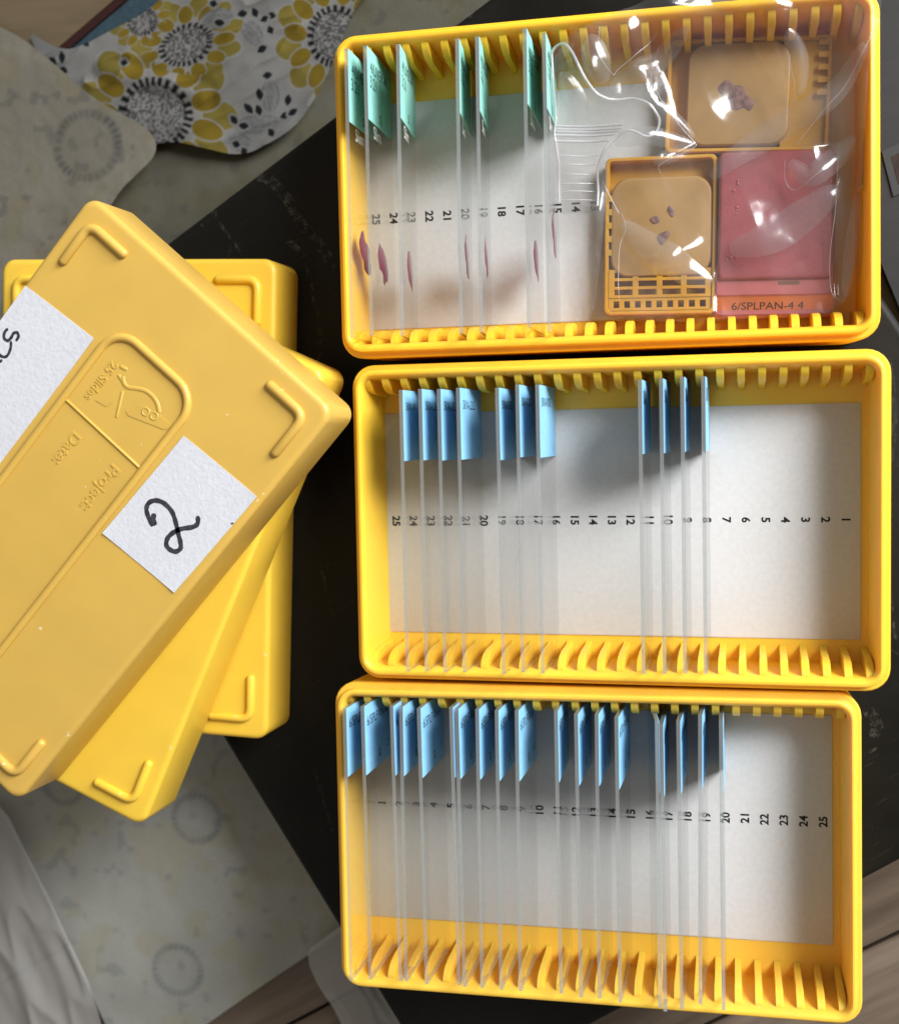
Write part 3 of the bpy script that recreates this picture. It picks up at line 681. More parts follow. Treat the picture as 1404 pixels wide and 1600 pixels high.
# flowered strip (right side out) and the flap folded over it
fold_a, fold_b = (-205, 112), (-165, 106)
def zfl(x, y):
    z = -34.6 + 2.6 * fbm(x * .05, y * .05, 21, 3) + 1.0 * (1 - np.abs(2 * fbm(x * .03 + y * .05, y * .11 - x * .06, 23, 2) - 1)) ** 4
    d, t, L = seg_dist(x, y, (-208.0, 124.0), (-173.0, 113.0))
    return z + .7 * np.exp(-(d / 2.6) ** 2) - 0.3 * np.exp(-((d - 4.5) / 2.0) ** 2)
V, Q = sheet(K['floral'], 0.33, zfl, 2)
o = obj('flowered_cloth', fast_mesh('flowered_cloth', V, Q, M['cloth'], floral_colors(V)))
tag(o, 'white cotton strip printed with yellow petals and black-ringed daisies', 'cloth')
zfp = lambda x, y: -30.4 + 1.3 * fbm(x * .045, y * .045, 51, 3) + .25 * fbm(x * .3, y * .3, 52, 2)
V, Q = sheet(K['flap'], 0.7, zfp, 2)
c_ = reverse_colors(V, (0.145, 0.133, 0.107), [(K['rings'][0], 12.2)], 60)
o = obj('folded_flap', fast_mesh('folded_flap', V, Q, M['cloth'], c_))
tag(o, 'beige cloth flap, one faded grey ring on it, folded over the flowered strip', 'cloth')

# dark panel on the floor at the right edge
vv, ff = slab(ccw(K['dark']), FLOOR_Z + .1, -37.5)
tag(obj('dark_panel', make_mesh('dark_panel', vv, ff, M['dark_panel'], 30)), 'very dark brown wooden panel at the right edge beside the top box', 'panel')

# clear wrap, crumpled, at the lower left and by the board's lower corner
def crumple(z0, amp, seed, rot, st=0.02):
    def fn(x, y):
        c, s = math.cos(rot), math.sin(rot); u, w = x * c + y * s, -x * s + y * c
        r1 = 1 - np.abs(2 * fbm(u * st, w * st * 4.5, seed, 3) - 1)
        r2 = 1 - np.abs(2 * fbm(u * st * 3, w * st * 9, seed + 5, 2) - 1)
        return z0 + amp * (r1 ** 2) + amp * .10 * r2 ** 2
    return fn
V, Q = sheet(ccw(K['film1']), 0.8, crumple(-37.0, 5.0, 90, -1.15, .011), 2)
tag(obj('clear_wrap', fast_mesh('clear_wrap', V, Q, M['wrap'])), 'milky crumpled plastic wrap in the lower left corner', 'plastic wrap')
V, Q = sheet(ccw(K['film2']), 0.6, crumple(-37.0, 5.0, 95, -1.0, .03), 2)
V[:, 2] = np.minimum(V[:, 2], -33.5 + 0 * V[:, 2])
tag(obj('clear_wrap', fast_mesh('clear_wrap', V, Q, M['wrap'])), 'shiny clear wrap poking out by the lower left corner of the bottom box', 'plastic wrap')
# white printed card far right, its dimness put into the colours
vv, ff = slab(ccw(K['card']), -37.5, -36.9)
card = obj('printed_card', make_mesh('printed_card', vv, ff, M['card'], 30))
tag(card, 'white card with rust print in the dark beside the top box', 'card')
pc = np.array(K['card']).mean(0)
vv, ff = slab([tuple(pc + (np.array(p) - pc) * .62) for p in ccw(K['card'])], -36.9, -36.8)
obj('print', make_mesh('print', vv, ff, M['card_print'], 30), card)

# ------------------------------------------------------------------ slide boxes
RIM = 33.0; FLOOR = -20.0                     # box frame: z = 0 at the rim
OL, OW = 141.2, 87.0; IL, IW = 134.2, 79.4
def shell_mesh(mat):
    B = -RIM
    rg = [ring(OL - 6, OW - 6, 4, B + .1), ring(OL - 4, OW - 4, 5, B), ring(OL - 2.4, OW - 2.4, 5.5, B + .5), ring(OL - 1.6, OW - 1.6, 6, B + 2),
          ring(OL, OW, 6, -3.8), ring(OL - .2, OW - .2, 6, -3.35), ring(OL - .7, OW - .7, 5.8, -3.1),
          ring(138.6, 84.6, 5.1, -3.2), ring(138.2, 84.2, 5.0, -3.1), ring(138.0, 84.0, 5.0, -.6), ring(137.7, 83.7, 4.9, -.15), ring(137.2, 83.2, 4.7, 0.0), ring(136.0, 81.9, 4.1, 0.0),
          ring(135.4, 81.0, 3.8, -.25), ring(IL + .4, IW + .5, 3.2, -1.2), ring(IL, IW, 3, -2.2), ring(IL - 1.0, IW - .8, 2.6, FLOOR + .6), ring(IL - 1.8, IW - 1.6, 2.2, FLOOR - .1), ring(IL - 3, IW - 3, 2, FLOOR - .3)]
    v, f = loft(rg)
    return make_mesh('shell', v, f, mat, 35)

def rib_mesh(mat):
    """fin that swells from the wall: y = 0 at the wall, growing towards +y"""
    prof = [(-0.6, -2.0)]
    for k in range(8):
        t = k / 7 * math.pi / 2
        prof.append((4.0 * math.sin(t), -2.0 - 9.0 * (1 - math.cos(t))))
    prof += [(4.15, FLOOR + 1.4), (4.9, FLOOR - .25), (-0.6, FLOOR - .25)]
    n = len(prof); V = []; w = 0.95
    for s_, ww in ((-1, w), (1, w)):
        for (y, z) in prof: V.append((s_ * (ww - (0.12 if y > 3.5 else 0)), y, z))
    F = [tuple(range(n)), tuple(reversed(range(n, 2 * n)))]
    for i in range(n):
        j = (i + 1) % n; F.append((i, i + n, j + n, j))
    return make_mesh('rib', V, F, mat, 50)

PITCH = 5.27
BOXM = []
BOX_LABEL = ['open yellow slide box holding seven teal-ended slides and a plastic bag of cassettes',
             'open yellow slide box, the middle of the column, with blue-ended slides and empty right end',
             'open amber-yellow slide box with nineteen blue-ended slides, lowest of the column']
LINER_C = [(-1.4, -2.6), (-1.1, -1.3), (-1.2, 2.4)]
RIB_OFF = [-0.2, -0.3, -0.3]
for k in range(3):
    bx_, by_, rz, rx, ry = BOX[k]
    Rm = Matrix.Rotation(rz, 3, 'Z') @ Matrix.Rotation(rx, 3, 'X') @ Matrix.Rotation(ry, 3, 'Y')
    mm = mat4((bx_, by_, RIM), Rm); BOXM.append(mm)
    e = tag(empty('slide_box', mm), BOX_LABEL[k], 'slide box', 'three open yellow slide boxes')
    mt = (M['yellow_top'], M['yellow_mid'], M['yellow_low'])[k]
    obj('shell', shell_mesh(mt), e)
    rm = rib_mesh(mt)
    for i in range(26):
        x = (i - 12.5) * PITCH + RIB_OFF[k]
        obj('rib', rm, e, (x, -IW / 2 + .1, 0)); obj('rib', rm, e, (x, IW / 2 - .1, 0), (0, 0, math.pi))
    lx, ly = LINER_C[k]
    lc, ll = (0.0, 131.6) if k else (-20.3, 91.0)      # the top box has a shorter card
    v, f = loft([ring(ll, 63.4, .6, FLOOR - .28, 2, lc), ring(ll, 63.4, .6, FLOOR - .05, 2, lc), ring(ll - .2, 63.2, .5, FLOOR, 2, lc)])
    liner = obj('liner_card', make_mesh('liner_card', v, f, M['liner'], 30), e, (lx, ly, 0))
    for n in range(1, 26):
        x = (13 - n) * 5.19 - 1.3 - lx; yy = (-3.0, -.65, 4.75)[k] - ly; rot = -math.pi / 2
        if k == 2: x = (n - 13) * 5.19 - .1 - lx; rot = math.pi / 2
        if k == 0: x -= .9
        if abs(x) > 65 or (k == 0 and x > 24): continue
        obj('number', text_mesh(str(n), height=2.35, mat=M['ink'], bold=.028), liner, (x, yy, FLOOR + .05), (0, 0, rot))

# ------------------------------------------------------------------ glass slides
SL, SH, ST = 75.8, 25.6, 0.98
def slide_glass():
    v, f = box_vf(-ST / 2, ST / 2, -SL / 2, SL / 2, 0, SH)
    me = make_mesh('glass', v, f, [M['glass'], M['glass_edge']])
    # faces: bottom, top, front(-y), +x, back(+y), -x
    for i, p in enumerate(me.polygons): p.material_index = 0 if i in (0, 3, 5) else 1
    return me
glass_me = slide_glass()
LABEL_LEN = 19.0
def label_mesh(mat):
    v, f = box_vf(ST / 2 + .004, ST / 2 + .14, SL / 2 - LABEL_LEN, SL / 2 - .05, 0.1, SH - .05)
    return make_mesh('label_end', v, f, mat)
label_me = {k: label_mesh(M[k]) for k in ('label_blue', 'label_teal')}
FACE_ROT = Matrix(((0, 0, 1), (0, 1, 0), (-1, 0, 0)))    # text x -> -z (down the face), text y -> +y, normal -> +x

def face_text(parent, name, me, y, z, x=ST / 2 + .17):
    o = bpy.data.objects.new(name, me); link(o, parent)
    mm = FACE_ROT.to_4x4(); mm.translation = Vector((x, y, z)) * S; o.matrix_local = mm
    return o

def tissue_mesh(seed):
    r_ = random.Random(seed); n = 22; V = []; 
    for i in range(n):
        a = 2 * math.pi * i / n; q = 1 + .14 * math.sin(2 * a + seed) + .10 * math.sin(5 * a + 2 * seed) + .14 * r_.uniform(-1, 1)
        V.append((0, 5.4 * q * math.sin(a), 4.4 * q * math.cos(a) + .35 * 5.8 * math.sin(a)))
    me_v = [(0.0, y, z) for _, y, z in V] + [(0.05, y * .97, z * .97) for _, y, z in V]
    F = [tuple(range(n, 2 * n)), tuple(reversed(range(n)))] + [(i, (i + 1) % n, (i + 1) % n + n, i + n) for i in range(n)]
    return make_mesh('tissue_section', me_v, F, M['tissue'], 60)
tissue_me = [tissue_mesh(s) for s in range(3)]

LEAN = [[0.5, -.3, -2.2, -2.2, -2.2, 0, -.6], [.2] * 11,
        [.8, .4, .4, .4, .4, .5, .5, .5, .7, .7, -.5, .7, .7, .9, -3.4, 0, .9, 1.1, .2]]
TXT = [['4/LIVER-A'] * 7,
       ['SKN-N', 'SKN-L1L2', 'SKN-L3L2', 'SKN-L2L2', 'SKN-R3R2', 'SKN-R2R2', 'SKN-R1R2', 'SKN', 'SKN', 'SKN', 'SKN'],
       ['6/SPLPAN-4'] * 19]
ORD = ['first', 'second', 'third', 'fourth', 'fifth', 'sixth', 'seventh', 'eighth', 'ninth', 'tenth', 'eleventh', 'twelfth', 'thirteenth', 'fourteenth', 'fifteenth', 'sixteenth', 'seventeenth', 'eighteenth', 'nineteenth']
LAB = [
    ['teal-ended slide with an orange-pink section against the left end of the top box',
     'second teal-ended slide from the left end of the top box, big magenta section',
     'third teal-ended slide from the left in the top box, torn-looking pale label',
     'left slide of the narrow teal pair standing mid top box beside number 20',
     'right slide of the narrow teal pair standing mid top box beside number 19',
     'teal-ended slide just right of number 17 in the top box',
     'teal-ended slide touching the clear bag in the top box'],
    ['blue-ended slide lettered SKN-N, leftmost in the middle box',
     'second blue-ended slide from the left in the middle box',
     'third blue-ended slide from the left in the middle box',
     'fourth blue-ended slide in the middle box, last before the gap at number 20',
     'blue-ended slide just right of number 20 in the middle box',
     'middle one of the three blue-ended slides at numbers 17 to 19 in the middle box',
     'blue-ended slide left of the number 16 in the middle box',
     'thin-edged blue slide just right of number 12 in the middle box',
     'second of the four edge-on blue slides in the middle box, by number 11',
     'third of the four edge-on blue slides in the middle box, by number 10',
     'rightmost slide in the middle box, edge-on, thin blue end'],
    ['slide pressed against the left end of the bottom box, blue lettered label',
     'second blue-ended slide from the left end of the bottom box',
     'narrow left slide of the touching pair, third from left in the bottom box',
     'right slide of the touching pair, fourth from left in the bottom box',
     'fifth blue-ended slide from the left in the bottom box, beside number 5',
     'narrow left slide of the second touching pair in the bottom box, right of number 5',
     'right slide of the second touching pair, seventh from left in the bottom box',
     'eighth blue-ended slide from the left in the bottom box',
     'ninth blue-ended slide from the left in the bottom box',
     'tenth blue-ended slide in the bottom box, last before the gap at number 10',
     'lone blue-ended slide just right of the printed 11 in the bottom box',
     'blue-ended slide between numbers 12 and 13 in the bottom box',
     'blue-ended slide crossing the printed 13, lowest row, next right of the one by 12',
     'blue-ended slide left of the wide gap at number 15 in the bottom box',
     'slide leaning the other way, its face turned left, in the bottom box',
     'slide jutting lowest over the rim, just left of number 17 in the bottom box',
     'third slide from the right end of the bottom row, right of the bold 17',
     'second slide from the right end of the row in the bottom box',
     'last slide of the bottom box row, seen edge-on at number 20']]
GRP = ['teal-ended slides in the top box', 'blue-ended slides in the middle box', 'blue-ended slides in the bottom box']
SMEAR_Y = [-14.0, -17.5, -19.0, -16.5, -17, -19, -11.5]
for k in range(3):
    used = []
    for i, (xa, ya, xb, yb) in enumerate(SLIDES[k]):
        yaw = -math.atan2(xa - xb, ya - yb)
        xt, yc = (xa + xb) / 2, (ya + yb) / 2
        yc = max(-1.9, min(1.6, yc))
        # keep clear of the rib to the left
        fr = ((xt - RIB_OFF[k]) / PITCH - 0.5) % 1.0 * PITCH
        if fr < 1.35: xt += (1.35 - fr) * .75
        for u in used:
            if abs(xt - u) < 1.15: xt = u + 1.15
        used.append(xt)
        lean = LEAN[k][i]                              # bottom minus top, in x
        ang = -math.atan2(lean, SH)
        Rm = Matrix.Rotation(yaw, 3, 'Z') @ Matrix.Rotation(ang, 3, 'Y')
        base = Vector((xt + lean, yc, FLOOR + .12 + abs(math.sin(ang)) * ST * .6))
        e = tag(empty('glass_slide', BOXM[k] @ mat4(base, Rm)), LAB[k][i], 'slide', GRP[k])
        obj('glass', glass_me, e)
        lm = 'label_teal' if k == 0 else 'label_blue'
        lab = obj('label_end', label_me[lm], e)
        if k == 0:
            face_text(lab, 'lettering', text_mesh(TXT[k][i], width=17.5, mat=M['ink'], squeeze=1.0), SL / 2 - 4.6, SH - 11.5)
            face_text(lab, 'lettering', text_mesh('3.21', width=6.5, mat=M['ink']), SL / 2 - 8.6, SH - 5.4)
            face_text(lab, 'lettering', text_mesh('SL', width=3.0, mat=M['ink']), SL / 2 - 16.4, SH - 13.0)
            face_text(e, 'etching', text_mesh('Slim', width=7.5, mat=M['etch']), SL / 2 - 21.2, SH - 9.0, ST / 2 + .05)
            t = obj('tissue_section', tissue_me[i % 3], e, (ST / 2 + .02, SMEAR_Y[i], SH * .52))
        elif k == 1:
            face_text(lab, 'lettering', text_mesh(TXT[k][i], width=14.5 if len(TXT[k][i]) > 5 else 9.0, mat=M['ink']), SL / 2 - 4.4, SH - (10.2 if len(TXT[k][i]) > 5 else 7.2))
            face_text(lab, 'lettering', text_mesh('1', height=2.0, mat=M['ink']), SL / 2 - 16.5, SH - 21.5)
        else:
            face_text(lab, 'lettering', text_mesh(TXT[k][i], width=19.0, mat=M['ink']), SL / 2 - 4.6, SH - 11.6)
            face_text(lab, 'lettering', text_mesh('SL', width=3.0, mat=M['ink']), SL / 2 - 15.6, SH - 13.5)
            face_text(lab, 'lettering', text_mesh(str(i + 1), height=2.2, mat=M['ink']), SL / 2 - 14.6, SH - 21.5)

# ------------------------------------------------------------------ lids
LL, LW, LH = 140.8, 88.0, 19.0
def lid_shell(mat):
    rg = [ring(LL - 5, LW - 5, 2.5, 0.05), ring(LL - .6, LW - .6, 3.8, 0.0), ring(LL, LW, 4, .4), ring(LL - .3, LW - .3, 4, LH - 1.5)]
    for t in (20, 40, 60, 78):
        a = math.radians(t); r_ = 1.5
        rg.append(ring(LL - .3 - 2 * r_ * (1 - math.cos(a)), LW - .3 - 2 * r_ * (1 - math.cos(a)), 4 - r_ * (1 - math.cos(a)) * .6, LH - 1.5 + r_ * math.sin(a)))
    rg.append(ring(LL - 4.0, LW - 4.0, 3.0, LH))
    inner = [ring(LL - 7.5, LW - 7.5, 3, LH - 2.0), ring(LL - 5.2, LW - 5.2, 4.2, LH - 3.5)]
    v, f = loft(inner + rg)
    n = len(rg[0])
    # close the rim: inner wall foot meets the outer foot ring, which is rg[0]
    return make_mesh('shell', v, f, mat, 40)

def arc_path(corner, d0, d1, L, r, n=6):
    """L-shaped path round a corner: arm along d0 and d1"""
    c = np.array(corner); d0 = np.array(d0, float); d1 = np.array(d1, float)
    pts = [c + d0 * L, c + d0 * r]
    for i in range(1, n):
        t = i / n; pts.append((1 - t) ** 2 * (c + d0 * r) + 2 * t * (1 - t) * c + t * t * (c + d1 * r))
    pts += [c + d1 * r, c + d1 * L]
    return [(p[0], p[1], LH + .25) for p in pts]

def make_lid(name, pose, z, mat, label):
    R_ = Matrix.Rotation(pose[2], 3, 'Z')
    e = tag(empty(name, mat4((pose[0], pose[1], z), R_)), label, 'box lid', 'stack of three yellow lids')
    obj('shell', lid_shell(mat), e)
    for sx in (-1, 1):
        for sy in (-1, 1):
            v, f = rod(arc_path((sx * 64.2, sy * 38.6), (-sx, 0), (0, -sy), 12.2, 3.4), 1.3)
            obj('foot', make_mesh('foot', v, f, mat, 60), e)
    # raised frame round the writing field
    fr = [(p[0], p[1] - 1.1, LH + .02) for p in ring(97.4, 29.4, 7.2, 0, 8)]
    v, f = tube(fr, 1.15, 10, True, flat=.95)
    frame = obj('raised_frame', make_mesh('raised_frame', v, f, mat, 60), e)
    v, f = rod([(-24.3, -14.6, LH), (-24.3, 12.6, LH)], .42, 8)
    obj('divider', make_mesh('divider', v, f, mat, 60), e)
    for txt, x, y, w in (('Project:', -12.7, 7.0, 14.6), ('Date:', -14.4, -6.4, 9.8), ('25 Slides', -34.7, -10.3, 12.4)):
        obj('embossed_lettering', text_mesh(txt, width=w, extrude=1.7, mat=mat, bold=.012), e, (x, y, LH - 1.5))
    # embossed microscope emblem
    parts = [tube([(p[0], p[1], LH) for p in smooth_path([(q[0], q[1], 0) for q in A['arm']], 4)], .62, 8, flat=.35),
             rod([(p[0], p[1], LH) for p in A['eye']], .55, 8, flat=.35), rod([(p[0], p[1], LH) for p in A['stage']], .42, 8, flat=.5)]
    parts.append(slab(ccw([tuple(q) for q in A['base']]), LH - 1.5, LH + .14))
    for c0 in A['circ']:
        parts.append(tube([(c0[0] + 1.0 * math.cos(t), c0[1] + 1.0 * math.sin(t), LH + .14) for t in np.linspace(0, 2 * math.pi, 15)[:-1]], .24, 6, True, flat=.7))
    parts.append(slab(ccw([tuple(q) for q in A['obj']]), LH - 1.5, LH + .12))
    parts.append(rod([(-39.0, -7.3, LH), (-38.6, -5.6, LH)], .5, 8, flat=.4))
    v, f = join_vf(parts)
    obj('microscope_emblem', make_mesh('microscope_emblem', v, f, mat, 60), e)
    return e
lidC = make_lid('box_lid', LIDC, 0.0, M['lid_yellow'], 'lowest yellow lid of the stack, square to the picture')
lidB = make_lid('box_lid', LIDB, 20.2, M['lid_yellow'], 'bright yellow lid in the middle of the stack, turned askew')
lidA = make_lid('box_lid', LIDA, 40.4, M['lid_amber'], 'dull amber lid on top of the stack with two white paper labels')

def label_sheet(poly, z, curl=0.25):
    n = len(poly)
    P = [np.array(p) for p in poly]; V, F = [], []
    m_ = 10
    for layer, zz in ((0, 0.0), (1, 0.16)):
        for i in range(m_ + 1):
            for j in range(m_ + 1):
                u, w = i / m_, j / m_
                q = (P[0] * (1 - u) + P[1] * u) * (1 - w) + (P[3] * (1 - u) + P[2] * u) * w
                lift = curl * ((2 * u - 1) ** 4 * (2 * w - 1) ** 4)
                V.append((q[0], q[1], z + zz + lift))
    k = (m_ + 1) ** 2
    for i in range(m_):
        for j in range(m_):
            a = i * (m_ + 1) + j; b = a + m_ + 1
            F.append((a + k, b + k, b + 1 + k, a + 1 + k)); F.append((a, a + 1, b + 1, b))
    for i in range(m_):
        for s0, s1 in (((i) * (m_ + 1), (i + 1) * (m_ + 1)), ((i + 1) * (m_ + 1) + m_, i * (m_ + 1) + m_), (i + 1, i), (m_ * (m_ + 1) + i, m_ * (m_ + 1) + i + 1)):
            F.append((s0, s1, s1 + k, s0 + k))
    return V, F
p2 = A['paper2']
v, f = label_sheet([p2[0], p2[1], p2[2], p2[3]], LH + .03)
lp = obj('paper_label', make_mesh('paper_label', v, f, M['label_paper'], 30), lidA)
lp['label'] = 'white textured paper square with a handwritten 2'
ZI = LH + .03 + .16 + .05
v, f = join_vf([stroke(A['two'], 1.28, ZI), stroke(A['blob'], 1.5, ZI + .02), stroke(A['dot'], .45, ZI)])
obj('handwriting', make_mesh('handwriting', v, f, M['marker']), lp)
pS = A['paperS']
far = lambda a, d: (a[0] + d[0], a[1] + d[1])
q0, q1, q2 = np.array(pS[0]), np.array(pS[1]), np.array(pS[2])
along = (q2 - q1) / np.linalg.norm(q2 - q1) * 72
q0 = q1 + (q0 - q1) / np.linalg.norm(q0 - q1) * 24.2
v, f = label_sheet([tuple(q0), tuple(q1), tuple(q1 + along), tuple(q0 + along)], LH + .03)
lp = obj('paper_label', make_mesh('paper_label', v, f, M['label_paper'], 30), lidA)
lp['label'] = 'long white textured paper label with handwriting along the lid edge'
v, f = join_vf([stroke(A['s'], .85, ZI), stroke(A['e'], .8, ZI), stroke(A['e2'], .8, ZI)])
obj('handwriting', make_mesh('handwriting', v, f, M['marker']), lp)

# ------------------------------------------------------------------ cassettes in the bag
bx0, by0, rz0 = BOX[0][0], BOX[0][1], BOX[0][2]
def to_box(p):
    dx, dy = p[0] - bx0, p[1] - by0
    return np.array([dx * math.cos(rz0) + dy * math.sin(rz0), -dx * math.sin(rz0) + dy * math.cos(rz0)])

def plate(xs, ys, holes, z0, z1):
    """flat plate with rectangular holes; xs, ys are the cell borders"""
    nx, ny = len(xs) - 1, len(ys) - 1; V, F, idx = [], [], {}
    def vid(i, j, t):
        if (i, j, t) not in idx: idx[(i, j, t)] = len(V); V.append((xs[i], ys[j], z1 if t else z0))
        return idx[(i, j, t)]
    solid = lambda i, j: 0 <= i < nx and 0 <= j < ny and (i, j) not in holes
    for i in range(nx):
        for j in range(ny):
            if not solid(i, j): continue
            F.append((vid(i, j, 1), vid(i + 1, j, 1), vid(i + 1, j + 1, 1), vid(i, j + 1, 1)))
            F.append((vid(i, j, 0), vid(i, j + 1, 0), vid(i + 1, j + 1, 0), vid(i + 1, j, 0)))
            for (a, b, di, dj) in (((i, j), (i + 1, j), 0, -1), ((i + 1, j), (i + 1, j + 1), 1, 0), ((i + 1, j + 1), (i, j + 1), 0, 1), ((i, j + 1), (i, j), -1, 0)):
                if not solid(i + di, j + dj): F.append((vid(*a, 0), vid(*b, 0), vid(*b, 1), vid(*a, 1)))
    return V, F

def blob(pts, z, h, mat, name, parent, seed=0):
    P = smooth_path([(p[0], p[1], 0) for p in pts], 4, True); c = np.mean(P, 0); V, F = [], []
    n = len(P)
    for s_, zz in ((1.0, 0), (.92, h * .7), (.6, h)):
        for p in P: q = c + (p - c) * s_; V.append((q[0], q[1], z + zz))
    V.append((c[0], c[1], z + h)); F = []
    for k in range(2):
        for i in range(n): j = (i + 1) % n; F.append((k * n + i, k * n + j, (k + 1) * n + j, (k + 1) * n + i))
    for i in range(n): F.append((2 * n + i, 2 * n + (i + 1) % n, 3 * n))
    return obj(name, make_mesh(name, V, F, mat, 80), parent)

CL, CW, CH = 42.0, 29.5, 5.2           # cassette: y from -CL/2 (grille end) to +CL/2
def cassette(name, corners, grille_dir, mat, label):
    P = [to_box(p) for p in corners]; c = sum(P) / 4
    top = (P[0] + P[1]) / 2; bot = (P[2] + P[3]) / 2
    if grille_dir == 'down': d = top - bot
    else: d = (P[0] + P[3]) / 2 - (P[1] + P[2]) / 2        # grille towards the right
    ang = math.atan2(d[1], d[0]) - math.pi / 2
    e = tag(empty(name, BOXM[0] @ mat4((c[0], c[1], FLOOR + .9), Matrix.Rotation(ang, 3, 'Z'))), label, 'cassette', 'cassettes inside the clear bag')
    return e

def amber_cassette(corners, gd, label, tissue, slots=True):
    e = cassette('tissue_cassette', corners, gd, M['cassette_amber'], label)
    hw, hl = CW / 2, CL / 2
    # outer wall
    rg = [ring(CW - .6, CL - .6, 1.6, 0), ring(CW, CL, 1.8, .5), ring(CW, CL, 1.8, CH), ring(CW - .5, CL - .5, 1.6, CH + .3), ring(CW - 1.8, CL - 1.8, 1.2, CH + .3), ring(CW - 2.2, CL - 2.2, 1, CH - .2), ring(CW - 2.2, CL - 2.2, 1, 1.0)]
    v, f = loft(rg); obj('tray', make_mesh('tray', v, f, M['cassette_amber'], 40), e)
    # grille of slots at the end
    if slots:
        def grid(x0, x1, n, bar):
            w = (x1 - x0 - (n + 1) * bar) / n; g = [x0]
            for i in range(n): g += [g[-1] + bar, g[-1] + bar + w]
            return g + [g[-1] + bar]
        for n, bar, y0, y1, rows, zt in ((4, 1.5, -hl + 4.6, -hl + 12.2, 3, CH + .05), (9, 1.3, -hl + 1.2, -hl + 4.5, 1, CH - .15)):
            xs, ys = grid(-hw + 1.2, hw - 1.2, n, bar), grid(y0, y1, rows, .75)
            holes = {(i, q) for i in range(1, len(xs) - 1, 2) for q in range(1, len(ys) - 1, 2)}
            v, f = plate(xs, ys, holes, CH - 1.3, zt)
            obj('slotted_grille', make_mesh('slotted_grille', v, f, M['cassette_amber']), e)
    else:
        v, f = box_vf(-hw + 1.2, hw - 1.2, -hl + 1.2, -hl + 12.2, CH - 2.6, CH - 1.4)
        obj('end_plate', make_mesh('end_plate', v, f, M['cassette_amber']), e)
    # notches along one side wall
    for i in range(5):
        v, f = box_vf(*((hw - 2.6 - i * 3.2, hw - 1.2 - i * 3.2, -hl + .9, -hl + 3.4) if not slots else (-hw + .7, -hw + 2.0, -hl + 16 + i * 3.6, -hl + 17.6 + i * 3.6)), CH - .4, CH + .25)
        obj('side_notch', make_mesh('side_notch', v, f, M['cassette_amber']), e)
    # wax block
    bc = (0.2, 2.4)
    rg = [ring(26.6, 26.4, 5, 1.1, 8, *bc), ring(26.6, 26.4, 5, CH - .3, 8, *bc), ring(25.9, 25.7, 4.8, CH + .3, 8, *bc), ring(25.2, 25.0, 4.5, CH + .4, 8, *bc)]
    v, f = loft(rg); wax = obj('wax_block', make_mesh('wax_block', v, f, M['wax'], 40), e)
    for pts in tissue:
        blob([(bc[0] + p[0], bc[1] + p[1]) for p in pts], CH + .37, .2, M['tissue_dark'], 'tissue_piece', wax)
    return e
amber_cassette(G['c1'], 'right', 'amber cassette lying sideways in the bag, one large dark tissue oval in its wax',
               [[(3.6, 3.2), (1.6, 5.4), (-.8, 4.0), (-2.6, 3.6), (-4.4, .8), (-3.8, -1.6), (-4.6, -3.2), (-2.2, -4.2), (-.4, -2.2), (1.8, -1.0), (2.4, 1.2)]], slots=False)
amber_cassette(G['c2'], 'down', 'amber cassette upright in the bag, slotted end down, small brown tissue specks',
               [[(1.6, 4.2), (2.4, 5.4), (3.6, 3.4), (2.9, 2.2)], [(-3.0, 2.0), (-1.0, 2.8), (-.4, 1.2), (-2.0, .6)], [(-1.0, -2.6), (1.8, -1.2), (2.2, -2.8), (.2, -5.0)]])

# pink cassette with a slanted orange writing face
e = cassette('tissue_cassette', G['c3'], 'down', M['cassette_pink'], 'pink cassette in the bag with printed orange writing face')
hw, hl = CW / 2 + .6, CL / 2 + .4
rg = [ring(2 * hw - .6, 2 * hl - .6, 1.4, 0), ring(2 * hw, 2 * hl, 1.6, .5), ring(2 * hw, 2 * hl, 1.6, 2.6), ring(2 * hw - .6, 2 * hl - .6, 1.3, 3.0)]
v, f = loft(rg); obj('tray', make_mesh('tray', v, f, M['cassette_pink'], 40), e)
v, f = loft([ring(2 * hw - .8, 8.6, .8, 2.9, 4, 0, -hl + 9.2), ring(2 * hw - .8, 8.6, .8, CH + .6, 4, 0, -hl + 9.2), ring(2 * hw - 1.4, 8.0, .6, CH + .9, 4, 0, -hl + 9.2)])
obj('shoulder', make_mesh('shoulder', v, f, M['cassette_pink'], 40), e)
bc = (0, 4.2)
rg = [ring(29.2, 33.2, 1.2, 2.9, 5, *bc), ring(29.2, 33.2, 1.2, CH + 1.4, 5, *bc), ring(28.2, 32.2, 1.0, CH + 2.1, 5, *bc), ring(27.4, 31.4, .8, CH + 2.2, 5, *bc)]
v, f = loft(rg); wax = obj('wax_block', make_mesh('wax_block', v, f, M['wax_pink'], 40), e)
rb = random.Random(4)
for i in range(22):
    x = rb.uniform(-12.8, -9.6) if i < 17 else rb.uniform(-9, 12); y = rb.uniform(-9, 18) ; r_ = rb.uniform(.16, .42)
    v, f = loft([ring(2 * r_, 2 * r_, r_, CH + 2.15, 3, x, y), ring(1.7 * r_, 1.7 * r_, .85 * r_, CH + 2.2 + r_ * .45, 3, x, y), ring(.8 * r_, .8 * r_, .4 * r_, CH + 2.2 + r_ * .65, 3, x, y)], False)
    obj('wax_bubble', make_mesh('wax_bubble', v, f, M['wax_pink'], 80), wax)
v, f = box_vf(1.0, 6.4, -hl + 7.6, -hl + 8.5, CH + .85, CH + .96); obj('slot', make_mesh('slot', v, f, M['slot_dark']), e)  # thin dark plate, the shade inside the slot put into its colour
y0, y1 = -hl - .6, -hl + 5.4
